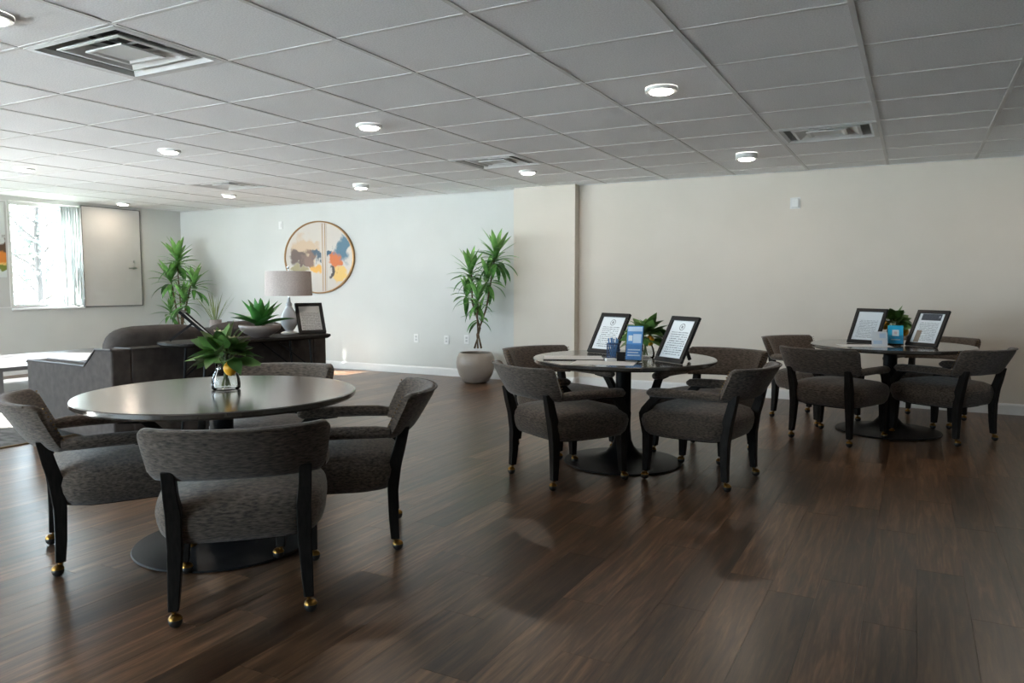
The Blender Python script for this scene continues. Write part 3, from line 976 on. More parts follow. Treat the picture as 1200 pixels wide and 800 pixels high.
# second tall plant in the far corner
rng = random.Random(11)
p2 = Vector((-10.47, 8.15, 0))
pot2 = tag(MB().lathe([(0.002, 0.0), (0.14, 0.0), (0.17, 0.05), (0.19, 0.30), (0.192, 0.32), (0.18, 0.32), (0.175, 0.29), (0.002, 0.29)], 32).build('planter', POT, smooth=True, auto=50), 'plain planter standing in the far corner by the window', 'pot')
pot2.location = p2
pl = thing('dracaena', 'tall leafy plant in the far corner beside the window panel', 'plant', (p2.x, p2.y, 0.295))
MB().lathe([(0.002, -0.003), (0.172, -0.003), (0.17, 0.006), (0.002, 0.012)], 24).build('soil', SOIL, pl)
def loc2(px, py):
    q = at_y(px, py, p2.y)
    return (q.x - p2.x, q.y - p2.y, q.z - 0.295)
for (q, nl_, sc, dy) in (((208, 302), 32, 1.2, 0.0), ((204, 324), 26, 1.1, -0.06), ((224, 330), 24, 1.1, 0.05), ((222, 349), 20, 1.05, -0.1), ((203, 362), 16, 0.95, -0.05)):
    a = loc2(*q)
    rosette(pl, (a[0], dy, a[2]), nl_, drac, sc, rng, lo=-0.15)
for (q1, q2, dy) in (((213, 372), (207, 302), 0.0), ((215, 372), (222, 330), 0.04), ((211, 385), (203, 326), -0.05)):
    a, c = loc2(*q1), loc2(*q2)
    MB().tube([(0, 0, 0), (a[0], 0, a[2]), (c[0], dy, c[2])], [0.016, 0.014, 0.01], 8).build('cane', CANE, pl, smooth=True)

# ------------------------------------------------------------------ lemon bouquets in glass vases
def vase_set(p, z, vlabel, blabel, seed, sc=1.0, nleaf=22, lemons=((0.03, -0.03, 0.13),), blossoms=((0.02, -0.02, 0.24),)):
    rng = random.Random(seed)
    v = thing('glass_vase', vlabel, 'vase', (p[0], p[1], z))
    v.scale = (sc, sc, sc)
    MB().lathe([(0.002, 0.001), (0.054, 0.001), (0.061, 0.006), (0.062, 0.03), (0.056, 0.06), (0.043, 0.09), (0.040, 0.105), (0.043, 0.115), (0.0405, 0.115), (0.0375, 0.105), (0.0405, 0.089), (0.0535, 0.059), (0.0595, 0.03), (0.057, 0.012), (0.002, 0.010)], 32, cap=False).build('glass', GLASS, v, smooth=True, auto=60)
    MB().lathe([(0.002, 0.0125), (0.0555, 0.0135), (0.0580, 0.03), (0.053, 0.055), (0.002, 0.0552)], 28, cap=False).build('water', WATER, v, smooth=True, auto=40)
    t = thing('lemon_bouquet', blabel, 'bouquet', (p[0], p[1], z + 0.016 * sc))
    t.scale = (sc, sc, sc)
    for k in range(7):
        a = k * 2.399
        MB().tube([(0.018 * math.cos(a + 2.5), 0.018 * math.sin(a + 2.5), 0.0), (0.012 * math.cos(a), 0.012 * math.sin(a), 0.09), (0.06 * math.cos(a), 0.06 * math.sin(a), 0.17)], [0.003, 0.003, 0.0025], 6).build('stem', STEM, t, smooth=True)
    for k in range(nleaf):
        f = (k + 0.5) / nleaf
        a = k * 2.399
        r_ = 0.015 + 0.05 * f
        inst(lem[k % 3], t, orient((r_ * math.cos(a), r_ * math.sin(a), 0.175 - 0.06 * f + rng.uniform(-0.02, 0.02)), a - PI / 2, 1.2 - 1.55 * f + rng.uniform(-0.25, 0.25), rng.uniform(-0.9, 0.9), rng.uniform(0.75, 1.15)))
    for q in lemons:
        b = MB()
        b.lathe([(0.001, -0.036), (0.007, -0.033), (0.019, -0.026), (0.028, -0.010), (0.0295, 0.002), (0.024, 0.017), (0.012, 0.028), (0.004, 0.032)], 16, q)
        b.build('lemon', LEMON, t, smooth=True, auto=0)
        MB().tube([(q[0], q[1], q[2] + 0.03), (q[0] * 0.6, q[1] * 0.6, q[2] + 0.055)], 0.0025, 6).build('stem', STEM, t)
    for q in blossoms:
        fb = MB()
        for k in range(6):
            a = 2 * PI * k / 6
            c = Vector(q)
            d = Vector((math.cos(a), math.sin(a), 0.55))
            e_ = Vector((-math.sin(a), math.cos(a), 0))
            fb.add([c, c + d * 0.014 + e_ * 0.009, c + d * 0.028, c + d * 0.014 - e_ * 0.009], [(0, 1, 2, 3)])
        fb.ball(q, 0.006, 6, 4)
        fb.build('blossom', BLOSSOM, t)
    return t
v1 = at_z(265, 456, TZ)
right_near = (RGT - Vector((0, 0, 0)))
def off(a, b_, z):
    """offset a to the picture's right, b_ away from the camera, in the local frame"""
    f_ = Vector((FWD.x, FWD.y, 0)).normalized()
    q = RGT * a + f_ * b_
    return (q.x, q.y, z)
vase_set(v1, TZ, 'clear glass vase of water on the nearest round table', 'leafy bouquet with one hanging lemon in the vase on the nearest table', 5, 1.12, 48, (off(0.042, -0.055, 0.085),), (off(0.05, -0.04, 0.21), off(-0.02, -0.02, 0.235)))
v2 = at_z(756, 419, TZ)
vase_set(v2, TZ, 'small glass vase behind the blue leaflet holder on the middle table', 'leafy lemon bouquet behind the blue leaflet holder on the middle table', 9, 1.1, 48, (off(-0.10, -0.02, 0.12), off(0.02, -0.05, 0.10)), (off(-0.09, 0.0, 0.16), off(0.08, -0.03, 0.13)))
v3 = at_z(1046, 401, TZ)
vase_set(v3, TZ, 'glass vase hidden behind the cards on the far right table', 'leafy lemon bouquet on the far right table', 14, 1.15, 48, (off(-0.09, -0.05, 0.12), off(0.06, -0.06, 0.07)), ())

# ------------------------------------------------------------------ framed notices
def doc_material(name, lines, accent, logo):
    """printed sheet in object space: x across, z up (both centred on the sheet)"""
    m = mat(name, (0.7, 0.7, 0.7), 0.5)
    tc = N(m, 'ShaderNodeTexCoord')
    sep = N(m, 'ShaderNodeSeparateXYZ')
    L(m, tc.outputs['Object'], sep.inputs[0])
    def mth(op, a, b_=None, c=None):
        n_ = N(m, 'ShaderNodeMath', operation=op)
        for i, q in enumerate((a, b_, c)):
            if q is None:
                continue
            if isinstance(q, (int, float)):
                n_.inputs[i].default_value = q
            else:
                L(m, q, n_.inputs[i])
        return n_.outputs[0]
    X, Zc = sep.outputs[0], sep.outputs[2]
    # text lines
    fr = mth('FRACT', mth('MULTIPLY', Zc, lines))
    stripe = mth('LESS_THAN', fr, 0.42)
    nz = N(m, 'ShaderNodeTexNoise')
    mp = N(m, 'ShaderNodeMapping')
    mp.inputs['Scale'].default_value = (110, 1, lines)
    L(m, tc.outputs['Object'], mp.inputs['Vector'])
    L(m, mp.outputs[0], nz.inputs['Vector'])
    nz.inputs['Scale'].default_value = 1.0
    words = mth('GREATER_THAN', nz.outputs['Fac'], 0.46)
    inx = mth('LESS_THAN', mth('ABSOLUTE', X), 0.082)
    inz = mth('MULTIPLY', mth('LESS_THAN', Zc, 0.055), mth('GREATER_THAN', Zc, -0.115))
    txt = mth('MULTIPLY', mth('MULTIPLY', stripe, words), mth('MULTIPLY', inx, inz))
    # emblem: a ring with a small house-like block inside
    dx = X
    dz = mth('SUBTRACT', Zc, 0.092)
    rr = mth('SQRT', mth('ADD', mth('MULTIPLY', dx, dx), mth('MULTIPLY', dz, dz)))
    ringm = mth('MULTIPLY', mth('LESS_THAN', rr, 0.026), mth('GREATER_THAN', rr, 0.020))
    core = mth('MULTIPLY', mth('LESS_THAN', mth('ABSOLUTE', dx), 0.009), mth('LESS_THAN', mth('ABSOLUTE', dz), 0.010))
    em = mth('MAXIMUM', ringm, core)
    ink = mth('MAXIMUM', txt, mth('MULTIPLY', em, 1.0 if logo else 0.0))
    mx = N(m, 'ShaderNodeMixRGB')
    L(m, mth('MULTIPLY', ink, 0.75), mx.inputs[0])
    mx.inputs[1].default_value = (0.84, 0.85, 0.86, 1)
    mx.inputs[2].default_value = accent
    L(m, mx.outputs[0], bsdf(m).inputs['Base Color'])
    return m
DOC_A = doc_material('notice_print', 62, (0.10, 0.10, 0.11, 1), True)
DOC_B = doc_material('notice_print_light', 80, (0.22, 0.22, 0.23, 1), False)
LETTERHEAD = mat('notice_banner_grey', lin(72, 78, 88), 0.5)
LETTERTAN = mat('notice_tan_photo', lin(150, 132, 116), 0.6)

def notice(label, p, z, e, tilt, doc, w=0.27, h=0.335, extra=None, leg=0.17):
    """e = direction of the bottom edge seen from the front (left to right)"""
    ev = Vector((e[0], e[1], 0)).normalized()
    t = thing('photo_frame', label, 'photo frame', (p[0], p[1], z), math.atan2(ev.y, ev.x), 'black framed notices')
    g = Matrix.Rotation(-tilt, 4, 'X')          # lean the top away from the viewer (+Y)
    bw = 0.030
    zlift = 0.011 * math.sin(tilt)
    g = Matrix.Translation((0, 0, zlift)) @ g
    def bar(x0, x1, z0, z1):
        return MB().box(x0, x1, -0.011, 0.011, z0, z1, g)
    b = MB()
    b.box(-w / 2, w / 2, -0.011, 0.011, 0, bw, g).box(-w / 2, w / 2, -0.011, 0.011, h - bw, h, g).box(-w / 2, -w / 2 + bw, -0.011, 0.011, bw, h - bw, g).box(w / 2 - bw, w / 2, -0.011, 0.011, bw, h - bw, g)
    b.build('frame_border', FRAMEBLACK, t, bevel=0.003)
    MB().box(-w / 2 + 0.006, w / 2 - 0.006, 0.004, 0.0095, 0.006, h - 0.006, g).build('backing', CARDB, t)
    iw, ih = w / 2 - bw, (h - 2 * bw) / 2
    sheet = MB().box(-iw, iw, -0.001, 0.001, -ih, ih).build('printed_sheet', doc, t)
    sheet.matrix_local = g @ Matrix.Translation((0, 0.001, h / 2))
    pane = MB().add([(-iw, -0.005, -ih), (iw, -0.005, -ih), (iw, -0.005, ih), (-iw, -0.005, ih)], [(0, 1, 2, 3)]).build('glass_pane', GLASS, t)
    pane.matrix_local = g @ Matrix.Translation((0, 0.001, h / 2))
    if extra:
        for (x0, x1, z0, z1, mm, nm) in extra:
            q = MB().box(x0, x1, -0.0016, -0.001, z0, z1).build(nm, mm, sheet)
    # easel leg hinged at 60% of the height
    a = g @ Vector((0, 0.011, h * 0.62))
    foot = Vector((0, a.y + leg * 0.5, 0.011))
    MB().tube([a, foot], 0.009, 4, 1.0, True).build('easel_leg', FRAMEBLACK, t)
    return t
R28 = math.radians(28)
notice('tall black framed notice with a logo on the right of the middle table', (-1.43, 4.86), TZ, (0.84, -0.54), R28, DOC_A)
notice('black framed notice on the left of the middle table behind the pen cup', (-2.055, 5.25), TZ, (0.93, -0.36), math.radians(30), DOC_A, w=0.285)
notice('black framed notice on the left of the far right table', (-0.39, 7.20), TZ, (0.90, -0.43), math.radians(28), DOC_B, w=0.28)
notice('black framed notice with a dark wavy banner on the right of the far table', (0.06, 7.07), TZ, (0.83, -0.56), math.radians(29), DOC_B, w=0.28,
       extra=((-0.085, 0.085, 0.075, 0.135, LETTERHEAD, 'printed_banner'), (-0.085, -0.04, -0.13, -0.02, LETTERTAN, 'printed_photo'), (0.06, 0.076, 0.10, 0.118, CARDWHITE, 'printed_seal')))

# ------------------------------------------------------------------ desk things on the middle table
def sheet(name, label, cat, c, z, ang, w, l, m, th=0.0012):
    o = tag(MB().box(-w / 2, w / 2, -l / 2, l / 2, 0, th).build(name, m), label, cat)
    o.location = (c[0], c[1], z)
    o.rotation_euler = (0, 0, ang)
    return o
PRINTED = noisy(mat('printed_map', (0.7, 0.7, 0.69), 0.6), (0.60, 0.60, 0.585, 1), (0.74, 0.74, 0.73, 1), scale=(1, 4, 1), nscale=30)
c1 = at_z(667, 420, TZ)
sheet('clipboard', 'thin black board under a white sheet on the left of the middle table', 'clipboard', (-2.10, 4.83), TZ, YAW - 0.05, 0.42, 0.27, FRAMEBLACK, 0.005)
sheet('paper_sheet', 'white sheet lying on the black board on the middle table', 'paper', (-2.102, 4.832), TZ + 0.0052, YAW - 0.05, 0.41, 0.255, PRINTED)
sheet('paper_sheet', 'white sheet at the front edge of the middle table', 'paper', (-1.80, 4.655), TZ, YAW - 0.28, 0.41, 0.26, PRINTED)
sheet('paper_sheet', 'white sheet in front of the left framed notice on the far right table', 'paper', (-0.36, 6.98), TZ, YAW - 0.2, 0.40, 0.26, PRINTED)

cp = at_z(718.5, 418.5, TZ)
t = thing('pen_cup', 'blue wire mesh pen cup in front of the left framed notice', 'pen cup', (cp.x, cp.y, TZ))
b = MB()
n = 22
for k in range(n):
    a0, a1 = 2 * PI * k / n, 2 * PI * (k + 2.4) / n
    b.tube([(0.046 * math.cos(a0 + (a1 - a0) * s_), 0.046 * math.sin(a0 + (a1 - a0) * s_), 0.004 + 0.092 * s_) for s_ in (0, 0.5, 1)], 0.0014, 4)
    b.tube([(0.046 * math.cos(a1 - (a1 - a0) * s_), 0.046 * math.sin(a1 - (a1 - a0) * s_), 0.004 + 0.092 * s_) for s_ in (0, 0.5, 1)], 0.0014, 4)
b.build('mesh_wall', BLUEPLASTIC, t)
MB().lathe([(0.047, 0.094), (0.049, 0.098), (0.047, 0.102), (0.044, 0.098), (0.047, 0.094)], 24, cap=False).build('rim', BLUEPLASTIC, t, smooth=True)
MB().lathe([(0.002, 0.0), (0.047, 0.0), (0.047, 0.006), (0.002, 0.006)], 24).build('cup_floor', BLUEPLASTIC, t)
for k in range(7):
    a = k * 2.4
    pen = tag(MB().tube([(0.016 * math.cos(a), 0.016 * math.sin(a), 0.008), (0.036 * math.cos(a), 0.036 * math.sin(a), 0.13 + 0.006 * (k % 3))], 0.0045, 8).build('pen', PENBLUE, None, smooth=True), 'slim blue pen standing in the wire mesh pen cup', 'pen', 'pens in the mesh cup')
    pen.location = (cp.x, cp.y, TZ)
cb_ = at_z(728, 422.5, TZ)
t = thing('card_box', 'small black card box beside the pen cup', 'box', (cb_.x, cb_.y, TZ), YAW)
MB().box(-0.032, 0.032, -0.02, 0.02, 0, 0.004).box(-0.032, 0.032, -0.02, -0.016, 0.004, 0.05).box(-0.032, 0.032, 0.016, 0.02, 0.004, 0.058).box(-0.032, -0.028, -0.016, 0.016, 0.004, 0.05).box(0.028, 0.032, -0.016, 0.016, 0.004, 0.05).build('box_body', FRAMEBLACK, t, bevel=0.001)
o = tag(MB().box(-0.035, 0.035, -0.022, 0.022, 0, 0.018).build('note_block', PAPER), 'small white note block just left of the black card box', 'notepad')
q = at_z(711, 424, TZ)
o.location = (cb_.x - 0.055, cb_.y - 0.055, TZ)
o.rotation_euler = (0, 0, YAW + 0.15)

def leaflet_holder(label, p, z, ang, w, h, tilt, face, edge, stripe):
    t = thing('leaflet_holder', label, 'leaflet holder', (p.x, p.y, z), ang)
    g = Matrix.Translation((0, 0, 0.006)) @ Matrix.Rotation(-tilt, 4, 'X')
    MB().box(-w / 2 - 0.004, w / 2 + 0.004, -0.036, -0.033, 0, h * 0.45, g).box(-w / 2 - 0.004, w / 2 + 0.004, 0.002, 0.005, 0, h * 0.98, g).box(-w / 2 - 0.004, w / 2 + 0.004, -0.036, 0.005, -0.003, 0, g).box(-w / 2 - 0.004, -w / 2 - 0.001, -0.033, 0.002, 0, h * 0.45, g).box(w / 2 + 0.001, w / 2 + 0.004, -0.033, 0.002, 0, h * 0.45, g).build('acrylic_stand', ACRYLIC, t)
    b = MB()
    b.box(-0.03, 0.03, 0.01, 0.06, 0, 0.003)
    b.build('stand_foot', ACRYLIC, t)
    st = MB().box(-w / 2, w / 2, -0.031, 0.000, 0.001, h, g).build('leaflet_stack', edge, t)
    MB().box(-w / 2, w / 2, -0.0325, -0.031, 0.001, h, g).build('front_leaflet', face, st)
    for (z0, z1, x0, x1, mm) in stripe:
        MB().box(x0 * w, x1 * w, -0.0332, -0.0325, z0 * h, z1 * h, g).build('print_panel', mm, st)
    return t
hp_ = at_z(743, 424, TZ)
leaflet_holder('blue and white leaflet stack in a clear stand on the middle table', hp_, TZ, YAW - 0.35, 0.105, 0.235, math.radians(17), LIGHTBLUE, NAVY,
               ((0.84, 0.97, -0.46, 0.46, SKYBLUE), (0.50, 0.76, -0.1, 0.42, SKYBLUE), (0.56, 0.72, -0.4, -0.14, CARDWHITE), (0.28, 0.32, -0.4, 0.4, CARDWHITE), (0.20, 0.24, -0.4, 0.3, CARDWHITE), (0.12, 0.16, -0.4, 0.4, CARDWHITE)))
ht = at_z(1049, 405, TZ)
leaflet_holder('turquoise card in a clear stand on the far right table', ht, TZ, YAW - 0.42, 0.115, 0.165, math.radians(24), TEAL, TEAL,
               ((0.42, 0.76, -0.22, 0.22, CARDWHITE), (0.52, 0.66, -0.10, 0.10, CARDPINK), (0.20, 0.25, -0.30, 0.30, CARDWHITE)))
hw = at_z(1031, 406, TZ)
t = thing('card_stand', 'white printed card standing left of the turquoise card', 'card', (hw.x, hw.y, TZ), YAW - 0.15)
g = Matrix.Translation((0, 0, 0.002)) @ Matrix.Rotation(-0.22, 4, 'X')
MB().box(-0.062, 0.062, 0, 0.003, 0, 0.125, g).build('card', CARDWHITE, t)
MB().box(0.0, 0.05, -0.001, 0, 0.07, 0.11, g).build('print_panel', SKYBLUE, t)
MB().box(-0.05, 0.02, -0.001, 0, 0.02, 0.05, g).build('print_panel', SKYBLUE, t)
MB().add([(-0.03, 0.024, 0.1), (0.03, 0.024, 0.1), (0.03, 0.07, 0.0), (-0.03, 0.07, 0.0)], [(0, 1, 2, 3)]).build('strut', CARDWHITE, t)

# ------------------------------------------------------------------ sofa (its back towards the tables)
so = thing('sofa', 'dark grey upholstered sofa with its back to the tables', 'sofa', (-5.25, 3.485, 0.0), math.atan2(0.99, 0.142))
SL, SD, SH = 2.02, 1.50, 0.78
def prism(prof, x0, x1):
    return MB().rings([[(x0, y, z) for y, z in prof], [(x1, y, z) for y, z in prof]])
armp = [(0.0, 0.07), (0.0, SH), (0.25, SH - 0.005), (0.44, 0.635), (SD - 0.03, 0.62), (SD, 0.60), (SD, 0.07)]
for nm, x0, x1 in (('arm', 0.0, 0.15), ('arm', SL - 0.15, SL)):
    a = prism(armp, x0, x1).build(nm, SOFA, so, bevel=0.015)
    for xx in (x0, x1):
        MB().tube([(xx, y, z) for y, z in armp[1:6]], 0.008, 6).build('piping', PIPING, a, smooth=True)
prism([(0.0, 0.07), (0.0, SH), (0.2, SH), (0.28, 0.4), (0.28, 0.07)], 0.15, SL - 0.15).build('back_frame', SOFA, so, bevel=0.012)
MB().tube([(0.15, 0.0, SH - 0.004), (SL - 0.15, 0.0, SH - 0.004)], 0.007, 6).build('piping', PIPING, so)
MB().box(0.15, SL - 0.15, 0.28, SD - 0.08, 0.09, 0.27).build('seat_base', SOFA, so, bevel=0.01)

def cushion(name, parent, c, s_, M=None, puff=0.35, e=4.0, mat_=SOFA):
    """soft box: superellipsoid with a pillow bulge"""
    n, m_ = 28, 14
    rings = []
    for i in range(m_ + 1):
        ph = -PI / 2 + PI * i / m_
        zz = math.copysign(abs(math.sin(ph)) ** 0.5, math.sin(ph))
        rr = max(abs(math.cos(ph)) ** 0.35, 0.02) if 0 < i < m_ else 0.02
        rg = []
        for k in range(n):
            th = 2 * PI * k / n
            cx, sx = math.cos(th), math.sin(th)
            x = math.copysign(abs(cx) ** (2 / e), cx) * rr
            y = math.copysign(abs(sx) ** (2 / e), sx) * rr
            bul = 1 + puff * 0.25 * (1 - x * x) * (1 - y * y)
            p = Vector((x * s_[0], y * s_[1], zz * s_[2] * bul))
            rg.append((M @ p if M else p) + Vector(c))
        rings.append(rg)
    return MB().rings(rings).build(name, mat_, parent, smooth=True, auto=0)
for k in range(2):
    xc = 0.15 + (SL - 0.3) * (k + 0.5) / 2
    cushion('seat_cushion', so, (xc, 0.85, 0.36), ((SL - 0.3) / 4 - 0.006, 0.54, 0.09))
    Mr = Matrix.Rotation(math.radians(-78), 4, 'X')
    cushion('back_cushion', so, (xc - 0.03, 0.38, 0.66), ((SL - 0.3) / 4 - 0.004, 0.27, 0.12), Mr, 0.5)
for (x, y) in ((0.08, 0.08), (SL - 0.08, 0.08), (0.08, SD - 0.08), (SL - 0.08, SD - 0.08)):
    MB().lathe([(0.02, 0.0125), (0.026, 0.07)], 12, (x, y, 0)).build('leg', BLACKWOOD, so)

# rug under the sofa front, coffee table in the sun
t = thing('area_rug', 'pale patterned rug on the floor at the left picture edge', 'rug', (-7.75, 4.3, 0))
MB().box(-1.54, 1.54, -1.7, 1.7, 0.001, 0.012).build('pile', RUG, t, bevel=0.004)
MB().box(1.54, 1.565, -1.725, 1.725, 0.001, 0.011).box(-1.565, -1.54, -1.725, 1.725, 0.001, 0.011).box(-1.54, 1.54, 1.7, 1.725, 0.001, 0.011).box(-1.54, 1.54, -1.725, -1.7, 0.001, 0.011).build('binding', RUGEDGE, t)
t = thing('coffee_table', 'long pale coffee table in the sun beyond the sofa arm', 'coffee table', (-8.55, 4.95, 0.012))
MB().box(-0.70, 0.72, -0.95, 0.95, 0.40, 0.44).build('table_top', WHITETOP, t, bevel=0.006)
MB().box(-0.62, 0.64, -0.87, 0.87, 0.14, 0.165).build('shelf', WHITETOP, t, bevel=0.004)
for sx in (-0.64, 0.66):
    for sy in (-0.89, 0.89):
        MB().box(sx - 0.03, sx + 0.03, sy - 0.03, sy + 0.03, 0, 0.40).build('leg', WHITETOP, t, bevel=0.003)

# ------------------------------------------------------------------ console table behind the sofa and what stands on it
CZ = 0.82
ca = math.atan2(0.99, 0.142)
cc = Vector((-4.93, 4.52, 0))
con = thing('console_table', 'dark slim console table with folding metal legs behind the sofa', 'console table', cc, ca)
CL, CW = 0.76, 0.235
def stadium(hl, hw, z, m_=16):
    pts = []
    for k in range(m_ + 1):
        a = -PI / 2 + PI * k / m_
        pts.append((hl - hw * 0.55 + hw * 0.55 * math.cos(a), hw * math.sin(a), z))
    for k in range(m_ + 1):
        a = PI / 2 + PI * k / m_
        pts.append((-hl + hw * 0.55 + hw * 0.55 * math.cos(a), hw * math.sin(a), z))
    return pts
MB().rings([stadium(CL - 0.02, CW - 0.02, CZ - 0.032), stadium(CL, CW, CZ - 0.016), stadium(CL - 0.004, CW - 0.004, CZ)]).build('table_top', BLACKWOOD, con)
for sx in (-1, 1):
    for sy in (-0.15, 0.13):
        MB().tube([(sx * 0.50, sy, CZ - 0.032), (sx * 0.56, sy, 0.004)], 0.011, 8).build('leg', BLACKMETAL, con, smooth=True)
    MB().tube([(sx * 0.555, -0.15, 0.10), (sx * 0.555, 0.13, 0.10)], 0.009, 8).build('stretcher', BLACKMETAL, con)
    MB().tube([(sx * 0.53, -0.15, 0.52), (sx * 0.16, -0.15, CZ - 0.032)], 0.007, 6).build('folding_brace', BLACKMETAL, con)
    MB().tube([(sx * 0.53, 0.13, 0.52), (sx * 0.16, 0.13, CZ - 0.032)], 0.007, 6).build('folding_brace', BLACKMETAL, con)

# bowl with agave
bp_ = cc + Vector((0.142, 0.99, 0)) * 0.10 + Vector((0.99, -0.142, 0)) * 0.0
bo = thing('planter_bowl', 'low grey stoneware bowl holding a spiky plant on the console table', 'bowl', (bp_.x, bp_.y, CZ))
MB().lathe([(0.002, 0.0), (0.07, 0.0), (0.075, 0.006), (0.13, 0.035), (0.168, 0.068), (0.176, 0.098), (0.172, 0.104), (0.164, 0.10), (0.155, 0.08), (0.002, 0.075)], 40).build('bowl_body', BOWL, bo, smooth=True, auto=50)
ag = thing('agave', 'spiky green succulent with broad pointed leaves in the stoneware bowl', 'plant', (bp_.x, bp_.y, CZ + 0.077))
MB().lathe([(0.002, -0.001), (0.153, 0.002), (0.1, 0.012), (0.002, 0.016)], 24).build('soil', SOIL, ag)
rng = random.Random(21)
for k in range(20):
    f = k / 19
    a = k * 2.399
    inst(agav[0 if f < 0.3 else (1 if f < 0.7 else 2)], ag, orient((0.012 * math.cos(a), 0.012 * math.sin(a), 0.014), a, 1.45 - 1.08 * f + rng.uniform(-0.08, 0.08), rng.uniform(-0.15, 0.15), 0.80 + 0.28 * f))

# table lamp
lp = Vector((-4.985, 5.03, CZ))
la = thing('table_lamp', 'table lamp with a pale linen drum shade on the console table', 'lamp', lp)
MB().lathe([(0.002, 0.0), (0.075, 0.0), (0.078, 0.012), (0.06, 0.02), (0.03, 0.03), (0.05, 0.05), (0.072, 0.085), (0.078, 0.13), (0.065, 0.18), (0.04, 0.22), (0.024, 0.25), (0.03, 0.262), (0.03, 0.275), (0.016, 0.285), (0.012, 0.33), (0.002, 0.332)], 28).build('lamp_base', LAMPBASE, la, smooth=True, auto=60)
MB().lathe([(0.208, 0.345), (0.200, 0.565), (0.1985, 0.565), (0.2065, 0.345)], 48, cap=False).build('lamp_shade', SHADE, la, smooth=True, auto=60)
MB().tube([(0, 0, 0.33), (0, 0, 0.585)], 0.004, 8).tube([(-0.2, 0, 0.55), (0.2, 0, 0.55)], 0.0025, 6).tube([(0, -0.2, 0.55), (0, 0.2, 0.55)], 0.0025, 6).build('harp', CHROME, la)
MB().ball((0, 0, 0.60), 0.012, 12, 8, 1.4).build('finial', CHROME, la, smooth=True)
MB().ball((0, 0, 0.40), 0.03, 14, 10, 1.25).build('bulb', PAPER, la, smooth=True)
# notices on the console
notice('black framed notice at the right end of the console table', (-4.79, 5.12), CZ, (0.50, 0.866), math.radians(26), DOC_B, w=0.25, h=0.30, leg=0.12)
notice('black frame seen edge-on at the left end of the console table', (-4.875, 4.11), CZ, (-0.72, 0.69), math.radians(46), DOC_B, w=0.26, h=0.335, leg=0.34)

# side table far behind the sofa with a grass pot and a small dark box
st = Vector((-9.33, 7.95, 0))
t = thing('side_table', 'low side table by the white wall, mostly hidden behind the sofa', 'side table', st)
MB().box(-0.28, 0.28, -0.28, 0.28, 0.57, 0.60).build('table_top', BLACKWOOD, t, bevel=0.004)
for sx in (-0.24, 0.24):
    for sy in (-0.24, 0.24):
        MB().box(sx - 0.02, sx + 0.02, sy - 0.02, sy + 0.02, 0, 0.57).build('leg', BLACKWOOD, t)
gp = st + Vector((0.02, -0.08, 0.60))
t = tag(MB().lathe([(0.002, 0), (0.075, 0), (0.08, 0.006), (0.092, 0.12), (0.094, 0.13), (0.086, 0.13), (0.082, 0.11), (0.002, 0.11)], 28).build('small_pot', BOWL, smooth=True, auto=50), 'small grey pot of grass blades far behind the sofa', 'pot')
t.location = gp
gr = thing('potted_grass', 'thin upright grass blades in the small grey pot behind the sofa', 'plant', (gp.x, gp.y, gp.z + 0.112))
MB().lathe([(0.002, -0.001), (0.08, -0.001), (0.002, 0.006)], 16).build('soil', SOIL, gr)
rng = random.Random(8)
for k in range(26):
    a = k * 2.399
    r_ = 0.05 * math.sqrt(k / 26)
    inst(blade[k % 3], gr, orient((r_ * math.cos(a), r_ * math.sin(a), 0), a - PI / 2, 1.52 - 0.55 * (k / 26) + rng.uniform(-0.06, 0.06), rng.uniform(-0.5, 0.5), rng.uniform(0.85, 1.5)))
bx_ = tag(MB().box(-0.045, 0.045, -0.03, 0.03, 0, 0.10).build('small_box', FRAMEBLACK, bevel=0.006), 'small black box right of the grass pot behind the sofa', 'box')
bx_.location = (st.x + 0.14, st.y + 0.10, 0.60)

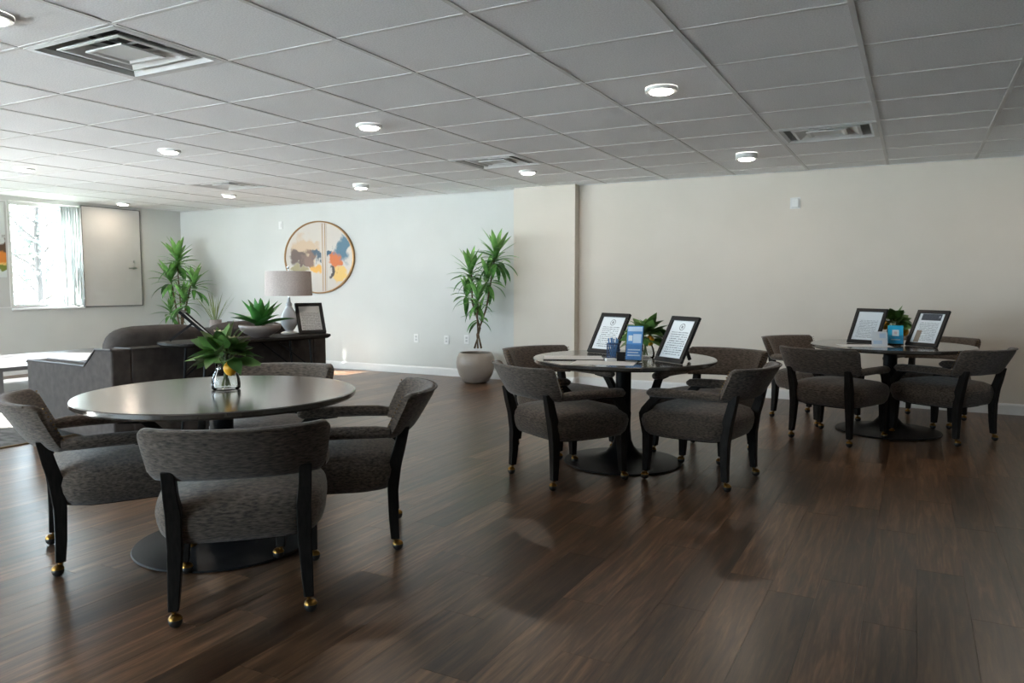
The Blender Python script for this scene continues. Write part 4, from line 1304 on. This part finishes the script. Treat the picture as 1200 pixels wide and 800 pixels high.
# ------------------------------------------------------------------ outside the windows
struct(MB().box(-17.5, XL - 0.19, -40, 60, -0.65, -0.595).build('added_ground_strip', noisy(mat('added_dark_ground', (0.1, 0.12, 0.06), 0.9), (0.07, 0.09, 0.05, 1), (0.12, 0.14, 0.08, 1), nscale=6)))  # unseen dark strip added to cut bounce light onto the ceiling
o = struct(MB().box(-70, XL - 0.2, -40, 60, -0.9, -0.6).box(XL - 0.2, 40, -40, YB - 0.2, -0.9, -0.6).build('ground_outside', LAWN))
def tree(label, x, y, h_, seed):
    rng = random.Random(seed)
    t = thing('tree', label, 'tree', (x, y, -0.6), rng.uniform(0, 6), 'trees outside the window')
    MB().tube([(0, 0, 0), (0.05, 0.03, h_ * 0.4), (0, 0.1, h_ * 0.75), (0.1, 0.1, h_)], [0.13, 0.10, 0.06, 0.02], 8).build('trunk', BARK, t, smooth=True)
    for k in range(12):
        z = h_ * (0.3 + 0.055 * k)
        a = k * 2.399
        l_ = h_ * 0.32 * (1.1 - 0.06 * k)
        MB().tube([(0.03, 0.05, z), (l_ * 0.5 * math.cos(a), l_ * 0.5 * math.sin(a), z + l_ * 0.35), (l_ * math.cos(a), l_ * math.sin(a), z + l_ * 0.8)], [0.04, 0.025, 0.008], 5).build('branch', BARK, t)
    b = MB()
    for k in range(420):
        c = Vector((rng.gauss(0, h_ * 0.17), rng.gauss(0, h_ * 0.17), h_ * 0.62 + rng.gauss(0, h_ * 0.17)))
        u = Vector((rng.uniform(-1, 1), rng.uniform(-1, 1), rng.uniform(-1, 1))).normalized() * 0.09
        v = u.orthogonal().normalized() * 0.06
        b.add([c - u, c + v, c + u, c - v], [(0, 1, 2, 3)])
    f = b.build('foliage', HEDGE, t)
    f['kind'] = 'stuff'
tree('pale tree seen through the left part of the window', -21.0, 11.9, 4.4, 1)
tree('pale tree seen through the middle of the window', -27.0, 15.3, 5.6, 2)
tree('pale tree seen through the right part of the window', -33.0, 20.0, 6.5, 4)

for s_ in SRC:
    bpy.data.objects.remove(s_)
